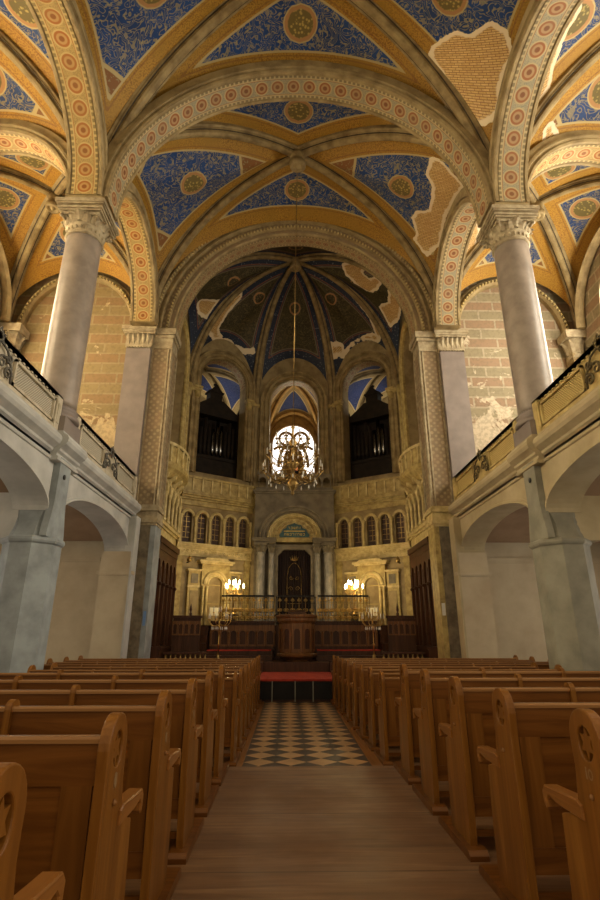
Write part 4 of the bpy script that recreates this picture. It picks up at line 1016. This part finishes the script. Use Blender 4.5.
for k in range(9):
    a=PI*(k+.5)/9; scroll(mb,-.37,'y',.78*cos(a),Z(5.58)+.73*sin(a),.07,1.2,.014,1 if k%2 else -1)
mb.build('tympanum_beading','gold_light',t)
mb=MB(); P=[(-.62,5.62),(.62,5.62),(.66,5.72),(.56,5.84),(.50,5.96),(.36,6.02),(.30,6.14),(.12,6.18),(0,6.24),(-.12,6.18),(-.30,6.14),(-.36,6.02),(-.50,5.96),(-.56,5.84),(-.66,5.72)]
mb.prism([(a,Z(b)) for a,b in P],-.40,-.36,'y'); mb.build('inscription_field','teal',t)
# two lines of square gilt letters, too small in the photograph to tell apart
mb=MB()
def glyph(mb,x,z,s,k):
    q=s*.16
    sh=[[(-1,1,1,1),(1,-1,1,1)],[(-1,1,1,1),(-1,-1,-1,1),(1,-1,1,1)],[(-1,1,1,1),(1,-1,1,1),(-1,-1,1,-1)],[(0,-1,0,1),(0,1,1,1)],[(-1,-1,1,-1),(1,-1,1,1),(-1,-1,-1,1),(0,-1,0,1)]][k%5]
    for a,b,c_,d in sh:
        mb.box(x+min(a,c_)*s*.4-q/2,x+max(a,c_)*s*.4+q/2,-.415,-.40,z+min(b,d)*s*.5-q/2,z+max(b,d)*s*.5+q/2)
for i in range(8): glyph(mb,-.40+.115*i,Z(5.745),.085,i*3+1)
for i in range(5): glyph(mb,-.24+.12*i,Z(6.02),.085,i*2)
mb.box(-.46,.46,-.415,-.40,Z(5.865),Z(5.90)); mb.build('gilt_lettering','letter',t)
# upper block, steps and lace cresting
mb=MB()
for z0,z1,x,y in ((7.50,7.58,1.76,.66),(7.58,7.66,1.82,.72),(7.66,7.80,1.70,.58),(7.80,7.98,.95,.50),(7.98,8.10,.60,.46)): mb.box(-x,x,-y,-.01,Z(z0),Z(z1))
mb.build('stepped_top','ark_stone',t)
for s_ in (-1,1):
    mb=MB(); mb.wall(min(s_*.42,s_*1.60),max(s_*.42,s_*1.60),Z(7.80),Z(8.42),[(s_*(.62+.40*i),.15,Z(7.80),Z(8.12),.15) for i in range(3)],-.56,-.48,'y',10)
    for i in range(4): mb.prism([(s_*(.42+.40*i)-.07,Z(8.42)),(s_*(.42+.40*i)+.07,Z(8.42)),(s_*(.42+.40*i),Z(8.60))],-.56,-.48,'y')
    mb.build('lace_cresting','ark_stone',t)

# ================================================================== ORGAN LOFTS AND REAR WINDOW
def loft(loc,rz,nm,win):
    t=struct('wall_loft_'+nm,loc,rz)
    zb=9.2 if not win else 8.3
    mb=MB(); wx=1.65 if win else 2.5; mb.box(-wx-.1,-wx,.5,4.0,7.0,15.5); mb.box(wx,wx+.1,.5,4.0,7.0,15.5)
    if not win: mb.box(-2.6,2.6,4.0,4.1,7.0,15.5)
    mb.box(-2.6,2.6,.5,4.0,7.3,7.45)
    mb.build('loft_wall','arch_stone',t)
    if win: mb=MB(); mb.wall(-2.6,2.6,7.0,15.5,[(0,1.22,8.7,11.25,1.22)],3.4,3.7,'y',28); mb.build('window_wall','ochre',t)
    yb=3.4 if win else 4.0; zz=14.2 if win else 14.4
    b=(0,(0.55+yb)/2,zz); s0=10.6 if win else 11.2; hw=1.55 if win else 2.4
    c=[(-hw,.55),(hw,.55),(hw,yb),(-hw,yb)]
    for p,q,ap in ((c[3],c[2],13.0 if win else 13.9),(c[0],c[3],13.2),(c[1],c[2],13.2),(c[0],c[1],13.9)):
        cell('painted_vault','v_back',p,q,ap,b,s0,t,(),.4,32,10)
    ribs('vault_rib',c,b,s0,t,.6,'arch_stone' if not win else 'ochre')
    if win:
        mb=MB(); mb.arch((0,s0),1.5,2.35,[(0,3.4),(0,3.2),(.1,3.15),(.2,3.2),(.2,3.4)],'y',n=30,legz=8.3); mb.build('wall_arch','ochre',t)
    return t
mxl=((A0[0]+B0[0])/2,(A0[1]+B0[1])/2,0)
loft(mxl,ang,'left',False); loft((-mxl[0],mxl[1],0),-ang,'right',False); loft((0,22.9,0),0,'centre',True)
# rear window: frame, tracery, panes
t=struct('window_5',(0,26.35,0))
mb=MB(); mb.arch((0,11.25),1.10,1.10,[(0,.0),(.02,-.10),(.14,-.12),(.16,0)],'y',n=40,legz=8.7); mb.build('window_frame','ochre',t)
mb=MB(); P=[(-1.12,8.7),(1.12,8.7)]+[(1.12*cos(PI*k/24),11.25+1.12*sin(PI*k/24)) for k in range(25)]; mb.prism(P,.05,.08,'y'); mb.build('pane','window',t)
# stone tracery: solid plate pierced by two lancets, two roundels and side lights
mb=MB()
for s_ in (-1,1):
    mb.arch((s_*.68,10.4),.34,.45,[(0,-.04),(.12,-.04),(.12,.04),(0,.04)],'y',n=20,legz=8.8)
    mb.lathe([(.30,-.04),(.40,-.04),(.40,.04),(.30,.04),(.30,-.04)],(0,0),24)
    mb.box(s_*1.02,s_*1.12,-.04,.04,8.7,11.2)
mb2=MB()
for s_ in (-1,1):
    for k in range(24):
        pass
    pts=[(s_*.40+.36*cos(2*PI*k/24),0,11.62+.36*sin(2*PI*k/24)) for k in range(25)]; mb2.tube(pts,.075,6)
    for k in range(6): a=PI/3*k; mb2.tube([(s_*.40,0,11.62),(s_*.40+.34*cos(a),0,11.62+.34*sin(a))],.028,5)
    pts=[(s_*(.36+.42*cos(a)),0,10.0+1.15*sin(a)) for a in [PI*k/16 for k in range(17)]]; mb2.tube(pts,.085,6)
    pts=[(s_*(.28+.2*sin(a)),0,9.9+1.0*cos(a)) for a in [PI*k/10 for k in range(11)]]; mb2.tube(pts,.09,6)
    mb2.tube([(s_*1.05,0,11.0),(s_*.72,0,11.2),(s_*.4,0,11.05),(0,0,11.1)],.075,6)
    mb2.tube([(s_*.78,0,8.75),(s_*.74,0,9.5),(s_*.6,0,9.9)],.05,6)
mb2.box(-.42,.42,-.05,.05,8.7,10.9)
mb2.build('tracery','ochre',t)

def organ():
    t=thing('pipe_organ','x','organ',(0,0,0))
    mb=MB(); mb.box(-1.0,1.0,.75,1.7,7.46,9.2); mb.build('lower_case','organ',t)
    mb=MB(); mb.box(-1.05,1.05,.70,1.75,9.15,9.3); mb.box(-1.05,-.90,.72,1.7,9.3,11.3); mb.box(.90,1.05,.72,1.7,9.3,11.3); mb.box(-.9,.9,1.2,1.7,9.3,11.8); mb.build('upper_case','organ',t)
    mb=MB(); mb.prism([(-1.12,11.25),(1.12,11.25),(1.12,11.35),(.45,11.95),(.30,12.1),(-.30,12.1),(-.45,11.95),(-1.12,11.35)],.68,1.7,'y'); mb.build('gable','organ',t)
    mb=MB(); mb.box(-.24,.24,.75,1.2,12.08,12.5); mb.box(-.3,.3,.7,1.25,12.5,12.56); mb.prism([(-.26,12.56),(.26,12.56),(.12,12.75),(0,12.95),(-.12,12.75)],.75,1.2,'y'); mb.ball((0,.97,13.0),.07,8,6); mb.build('turret','organ',t)
    for k in range(11):
        x=-.8+.16*k; hh=11.15-.0*abs(x)-(0 if abs(x)>.5 else -.0)
        m2=MB(); m2.lathe([(.02,9.3),(.06,9.6),(.066,9.62),(.066,hh-.25*(k%3)),(.05,hh-.25*(k%3)+.001)],(x,.85),10); m2.build('pipe','organ' if k not in (5,6,7) else 'pipe',t)
    for x in (-.98,.98):
        m2=MB(); m2.lathe([(.06,11.35),(.09,11.4),(.03,11.5),(.06,11.58),(.01,11.8)],(x,.8),8); m2.build('finial','organ',t)
    return t
o1=organ(); o1.scale=(1.28,1.0,1.0); o1.location=mxl; o1.rotation_euler[2]=ang; o1['label']='dark gabled pipe organ in the arched loft left of the ark'; o1['group']='organ cases in the lofts'
dup(o1,(-mxl[0],mxl[1],0),-ang,'dark gabled pipe organ in the arched loft right of the ark')

# ================================================================== LAMPS AND CANDELABRA
def candelabrum(label,loc,lit=False,group=None):
    t=thing('candelabrum',label,'candelabrum',loc,0,group)
    H=1.6 if not lit else 1.15
    mb=MB(); mb.lathe([(.17,0),(.18,.03),(.13,.06),(.07,.10),(.05,.16),(.06,.2),(.02,.24)],(0,0),16); mb.build('base','brass_dim',t)
    mb=MB(); mb.lathe([(.018,.2),(.016,.5),(.035,.53),(.016,.57),(.014,H*.62),(.035,H*.64),(.018,H*.68),(.014,H)],(0,0),10); mb.build('stem','brass',t)
    n=7 if not lit else 5
    for ring,(R,z0,m) in enumerate(((.36,H*.72,n),(.2,H*.85,4))):
        for k in range(m):
            a=2*PI*k/m+.3*ring; pts=[(R*s_*cos(a),R*s_*sin(a),z0+dz) for s_,dz in ((.05,0),(.35,-.07),(.7,-.06),(.95,.03),(1,.12))]
            ar=MB(); ar.tube(pts,.011,5); ar.lathe([(.03,z0+.12),(.035,z0+.14),(.012,z0+.15)],(R*cos(a),R*sin(a)),8); arm=ar.build('arm','brass',t)
            cd=MB()
            if lit: cd.lathe([(.014,z0+.15),(.028,z0+.19),(.032,z0+.24),(.02,z0+.30),(.003,z0+.34)],(R*cos(a),R*sin(a)),8); cd.build('bulb','bulb',arm)
            else: cd.lathe([(.016,z0+.15),(.016,z0+.27),(.008,z0+.30),(.001,z0+.34)],(R*cos(a),R*sin(a)),8); cd.build('candle','crystal',arm)
    if not lit:
        for k in range(10):
            mb=MB(); a=2*PI*k/10; mb.lathe([(.002,H*.72-.20),(.02,H*.72-.16),(.012,H*.72-.12),(.002,H*.72-.08)],(.24*cos(a),.24*sin(a)),6); mb.build('crystal_drop','crystal',t)
    return t
candelabrum('unlit floor candelabrum with glass drops left of the steps','none') if False else None
candelabrum('unlit brass floor candelabrum left of the pulpit, standing on the podium edge',(-2.42,17.72,.83))
candelabrum('unlit brass floor candelabrum right of the pulpit, standing on the podium edge',(2.52,17.72,.83))
candelabrum('lit electric candelabrum at the left end of the gilt railing',(-2.30,20.75,2.35),True)
candelabrum('lit electric candelabrum at the right end of the gilt railing',(2.30,20.75,2.35),True)
for sd in (-1,1):
    mb=MB(); mb.box(-.14,.14,-.14,.14,0,.37,.03); o=mb.build('pedestal','ark_stone',None,(sd*2.30,20.75,1.98)); tag(o,'small stone pedestal under the lit candelabrum %s of the ark'%('left' if sd<0 else 'right'),'pedestal')

# chandelier
cz=5.15
t=thing('chandelier','large ornate brass chandelier with glass drops hanging on a long cord','chandelier',(-.12,13.53,cz))
mb=MB(); mb.tube([(0.10,0,16.45-cz),(0.0,0,2.0)],.012,6); mb.build('cord','brass_dim',t)
mb=MB(); mb.lathe([(.01,.0),(.05,.05),(.03,.12),(.12,.2),(.16,.32),(.10,.42),(.05,.5),(.05,.7),(.14,.8),(.18,.92),(.10,1.02),(.05,1.1),(.04,1.3),(.10,1.38),(.12,1.5),(.06,1.6),(.03,1.7),(.03,1.9),(.06,1.95),(.01,2.02)],(0,0),18); mb.build('stem','brass_dim',t)
for R,z0,n in ((.80,.55,16),(.70,1.0,12),(.48,1.4,8)):
    for k in range(n):
        a=2*PI*(k+.5*(R<.5))/n
        pts=[(R*s_*cos(a),R*s_*sin(a),z0+dz) for s_,dz in ((.1,.05),(.3,-.10),(.6,-.14),(.85,-.04),(1,.12))]
        ar=MB(); ar.tube(pts,.014,5)
        q=[]
        for i in range(12):
            u=i/11*1.9*PI; rr_=.07*(1-.6*i/11); s_=R*.62+rr_*cos(u); q.append((s_*cos(a),s_*sin(a),z0-.02+rr_*sin(u)))
        ar.tube(q,.009,5); ar.lathe([(.02,z0+.12),(.05,z0+.14),(.05,z0+.155),(.015,z0+.16)],(R*cos(a),R*sin(a)),8); arm=ar.build('arm','brass_dim',t)
        cd=MB(); cd.lathe([(.016,z0+.16),(.016,z0+.28),(.022,z0+.31),(.001,z0+.37)],(R*cos(a),R*sin(a)),8); cd.build('candle','crystal',arm)
        dr=MB(); dr.lathe([(.002,z0-.26),(.022,z0-.21),(.012,z0-.17),(.002,z0-.12)],(R*.8*cos(a),R*.8*sin(a)),6); dr.build('glass_drop','crystal',arm)
mb=MB()
for R,z in ((.50,.58),(.34,1.02)):
    mb.tube([(R*cos(2*PI*k/32),R*sin(2*PI*k/32),z) for k in range(33)],.014,5)
mb.build('ring','brass',t)
# ever-burning lamp before the rear window
t=thing('hanging_lamp','small dark hanging lamp with a glowing red glass above the ark','lamp',(.02,22.0,8.35))
mb=MB(); mb.tube([(0,0,.55),(0,0,5.8)],.008,5); mb.build('chain','iron',t)
mb=MB(); mb.lathe([(.01,-.28),(.08,-.18),(.16,-.02),(.18,.05),(.16,.1)],(0,0),14); mb.lathe([(.18,.42),(.12,.52),(.03,.62),(.01,.64)],(0,0),14)
for k in range(4): a=PI/2*k+.4; mb.tube([(.16*cos(a),.16*sin(a),.08),(.2*cos(a),.2*sin(a),.25),(.16*cos(a),.16*sin(a),.43)],.015,5)
mb.build('frame','iron',t)
mb=MB(); mb.lathe([(.05,.08),(.13,.16),(.13,.3),(.07,.4)],(0,0),14); mb.build('red_glass','lamp_red',t)

# ================================================================== PEWS
def pew_end(mbx,x,th,front,hole=True):
    pass
def make_pew(sd,L,H,near,label,group):
    # sd +1: right of the aisle (runs towards +x from its aisle end at local x=0). people face +y
    t=thing('church_pew',label,'pew',(0,0,0),0,group)
    k=H/1.14; X=lambda x:sd*x
    def endshape(low=False):
        P=[(.02,0),(.44,0),(.46,.30*k),(.44,.66*k),(.30,.70*k),(.27,.74*k),(.245,.88*k)]
        c0,cz_,r=.125,H-.125,.125
        arc=[(c0+r*cos(PI*i/14)*(1),cz_+r*sin(PI*i/14)) for i in range(15)]
        P+=arc; P+=[(.005,.90*k),(-.01,.5*k),(.0,.1)]
        return P
    P=endshape()
    for xi,(x0,hole) in enumerate([(0,True)]):
        # aisle end panel with a pierced roundel: built as two halves round the hole
        n=24; c0,cz_,r=.125,H-.135,.068
        bm=MB(); 
        import bmesh
        b=bmesh.new()
        vo=[b.verts.new((0,p[0],p[1])) for p in P]; eo=[b.edges.new((vo[i],vo[(i+1)%len(vo)])) for i in range(len(vo))]
        vi=[b.verts.new((0,c0+r*.82*cos(2*PI*i/n),cz_+r*sin(2*PI*i/n))) for i in range(n)]; ei=[b.edges.new((vi[i],vi[(i+1)%n])) for i in range(n)]
        g=bmesh.ops.triangle_fill(b,use_beauty=True,edges=eo+ei)
        fs=[f for f in g['geom'] if isinstance(f,bmesh.types.BMFace)]
        ex=bmesh.ops.extrude_face_region(b,geom=fs); vv=[e for e in ex['geom'] if isinstance(e,bmesh.types.BMVert)]
        bmesh.ops.translate(b,verts=vv,vec=(X(.048),0,0)); bmesh.ops.recalc_face_normals(b,faces=b.faces)
        me=bpy.data.meshes.new('end_panel'); b.to_mesh(me); b.free(); me.materials.append(MT['oak_z'])
        e=bpy.data.objects.new('end_panel',me); COL.objects.link(e); e.parent=t
        bv=e.modifiers.new('Bevel','BEVEL'); bv.width=.006; bv.segments=2; bv.limit_method='ANGLE'; bv.angle_limit=.7
        mb=MB(); S6=[]
        for i in range(12):
            q=r*(.98 if i%2==0 else .52); a=PI/2+2*PI*i/12; S6.append((c0+q*.82*cos(a),cz_+q*sin(a)))
        mb.prism(S6,X(.008),X(.034),'x'); mb.build('pierced_star','oak_z',e)
        mb=MB(); mb.prism([(c0+r*.86*cos(2*PI*i/20),cz_+r*1.04*sin(2*PI*i/20)) for i in range(20)],X(.032),X(.040),'x'); mb.build('roundel_backing','dark',e)
        mb=MB(); mb.lathe([(.001,0),(.011,0),(.013,.006),(.001,.014)],(0,0),10); kn=mb.build('wooden_plug','oak_rail',e); kn.rotation_euler=(0,-sd*PI/2,0); kn.location=(0,.13,.80*k)
        if near and sd<0:
            mb=MB(); mb.prism([(c0+.018*cos(2*PI*q/14),cz_-.115+.028*sin(2*PI*q/14)) for q in range(14)],-.003*sd,.004*sd,'x'); mb.build('number_plate','numeral',e)
    # armrest on the aisle end
    mb=MB(); z=.685*k
    mb.prism([(.22,z+.06),(.26,z+.075),(.48,z+.062),(.57,z+.058),(.595,z+.03),(.59,z-.02),(.565,z-.045),(.55,z-.03),(.55,z+.0),(.53,z+.02),(.44,z+.005),(.22,z+.005)],X(-.012),X(.062),'x',.006); mb.build('armrest','oak_y',t)
    # outer end and intermediate dividers
    xs=[.88*i for i in range(1,int(L/.88)+1) if .88*i<L-.5]
    tp=H-.04 if near else H-.07
    PD=[(.02,0),(.42,0),(.44,.30*k),(.42,.62*k),(.24,.66*k),(.12,.72*k),(.115,tp-.05)]+[(.06+.055*cos(PI*i/8),tp-.05+.05*sin(PI*i/8)) for i in range(9)]+[(.0,.5)]
    for x in xs:
        mb=MB(); mb.prism(PD,X(x-.018),X(x+.018),'x'); mb.build('divider','oak_z',t)
    mb=MB(); mb.prism(P,X(L-.045),X(L),'x',.005); mb.build('end_panel','oak_z',t)
    # backrest: rail, upper board, stiles, sunk panels
    yb=.04
    mb=MB(); a,b_=sorted((X(.05),X(L-.045))); mb.prism([(.018,H-.10),(.018,H-.085),(.026,H-.075),(.066,H-.075),(.074,H-.085),(.074,H-.10)],a,b_,'x'); mb.build('top_rail','oak_rail',t)
    mb=MB(); mb.box(a,b_,.030,.060,H-.25,H-.10); mb.box(a,b_,.026,.060,.22,.34); mb.build('backrest_rail','oak_x',t)
    mb=MB(); mb.box(a,b_,.040,.056,.30,H-.24); mb.build('backrest_panel','oak_x',t)
    for x in [.12]+[.88*i for i in range(1,int(L/.88)+1) if .88*i<L-.4]+[L-.12]:
        mb=MB(); mb.box(X(x-.06),X(x+.06),.030,.058,.32,H-.25); mb.build('stile','oak_stile',t)
    mb=MB(); mb.box(a,b_,.05,.43,.40,.435); mb.box(a,b_,.40,.42,.33,.40); mb.build('seat','oak_x',t)
    mb=MB(); mb.box(a,b_,.04,.06,.10,.14); mb.build('foot_stretcher','oak_x',t)
    # book ledge behind the backrest
    mb=MB(); mb.prism([(-.10,.30),(.15,.30),(.15,.0),(-.10,.0)],X(-.02),X(-.0201),'x') if False else None
    mb.prism([(-.10,0),(.68,0),(.68,.03),(.65,.055),(-.07,.055),(-.10,.03)],X(-.045),X(.085),'x'); mb.build('foot_plank','oak_x',t)
    return t
near_r=[2.36+.945*i for i in range(5)]; near_l=[1.42]+near_r
far=[7.95+.92*i for i in range(8)]
ordn=['first','second','third','fourth','fifth','sixth','seventh','eighth']
def place(proto,sd,ys,xf,z,txt,rowname,used=[]):
    out=[]
    for i,y in enumerate(ys):
        o=proto if i==0 else dup(proto)
        o.location=(xf(y),y,z); o['label']=txt%rowname[i]; out.append(o)
    return out
gN='oak pews on the raised wooden floor'; gF='oak pews on the lower checkered floor'
p=make_pew(1,3.8,1.12,True,'x',gN)
# number carved under the star of the nearest right pew only
mb=MB(); zc=1.12-.25; mb.box(-.002,.004,.146,.154,zc-.022,zc+.022)
mb.loft([[(-.002,.115+.018*cos(2*PI*i/16)*q,zc+.022*sin(2*PI*i/16)*q) for i in range(17)] for q in (1,.62)],closed=False)
p0=p; place(p,1,near_r,lambda y:1.05,PZ,'oak pew right of the aisle on the raised floorboards, %s row from the camera',ordn)
ep=[c for c in bpy.data.objects if c.parent==p0 and c.name.startswith('end_panel')][0]; mb.build('carved_number','numeral',ep)
p=make_pew(-1,3.8,1.11,True,'x',gN); place(p,-1,near_l,lambda y:-.92,PZ,'oak pew left of the aisle on the raised floorboards, %s row from the camera',ordn)
xr=lambda y:1.10-(y-7.95)*.024
xl=lambda y:-.93
LONG=[0,1,2,4,5,6,7]
for sd,xf,nm in ((1,xr,'right'),(-1,xl,'left')):
    p=make_pew(sd,4.62 if sd<0 else 4.8,1.15,False,'x',gF)
    rows=[i for i in range(8) if far[i]<9.6 or far[i]>11.3]
    lab='oak pew %s of the aisle beside the checkered floor, %%s row beyond the step'%nm
    place(p,sd,[far[i] for i in rows],xf,0,lab,[ordn[i] for i in rows])
    p=make_pew(sd,3.55 if sd>0 else 3.75,1.15,False,'x',gF)
    rows=[i for i in range(8) if i not in rows]
    place(p,sd,[far[i] for i in rows],xf,0,lab,[ordn[i] for i in rows])
mb=MB(); mb.box(-.05,.05,-.03,.03,0,1.5); tag(mb.build('black_post','black_metal',None,(5.62,11.36,0)),'slim black post standing beside the right gallery pier','post')
LP=dict(win_l=600,win_r=540,low=50,world=.66,exp=.30,loft=75,loftc=40,cand=60)

# ================================================================== LIGHT
def area(name,loc,rot,sx,sy,power,col):
    l=bpy.data.lights.new(name,'AREA'); l.shape='RECTANGLE'; l.size=sx; l.size_y=sy; l.energy=power; l.color=col
    o=bpy.data.objects.new(name,l); COL.objects.link(o); o.location=loc; o.rotation_euler=rot; return o
for sd in (-1,1):
    for yc in (7.93,13.53):
        area('window_daylight',(sd*10.52,yc,10.9),(0,-sd*PI/2 if sd<0 else PI/2,0),4.2,2.6,LP['win_l' if sd<0 else 'win_r'],(1.0,.80,.48) if sd<0 else (1.0,.88,.68))
        area('lower_window_daylight',(sd*10.3,yc,2.6),(0,-sd*PI/2 if sd<0 else PI/2,0),2.2,1.4,LP['low'],(1.0,.88,.72))
for sd in (-1,1):
    area('loft_fill',(sd*5.6,24.4,12.2),(0,sd*1.35,-sd*.5),1.6,2.2,LP['loft'],(1.0,.90,.72))  # added fill lamps brightening the side organ lofts; no windows built there
area('loft_fill',(0,25.9,12.0),(-1.9,0,0),1.8,.8,LP['loftc'],(1.0,.85,.60))
for sd in (-1,1):
    l=bpy.data.lights.new('candelabrum_glow','POINT'); l.energy=LP['cand']; l.color=(1.0,.74,.36); l.shadow_soft_size=.2
    o=bpy.data.objects.new('candelabrum_glow',l); COL.objects.link(o); o.location=(sd*2.3,20.75,3.55)
w=bpy.data.worlds.new('World'); scn.world=w; w.use_nodes=True
bg=w.node_tree.nodes['Background']; bg.inputs[0].default_value=(1.0,.80,.52,1); bg.inputs[1].default_value=LP['world']

cam=bpy.data.cameras.new('Camera'); co=bpy.data.objects.new('Camera',cam); COL.objects.link(co)
co.location=(-.216,0,1.64); co.rotation_euler=(math.radians(90+19.515),0,math.radians(-1.241))
cam.sensor_fit='VERTICAL'; cam.sensor_height=36; cam.sensor_width=24; cam.lens=20.88; cam.clip_start=.05
scn.camera=co
vs=scn.view_settings; vs.view_transform='Standard'; vs.look='None'; vs.exposure=LP['exp']; vs.gamma=1; vs.use_curve_mapping=False
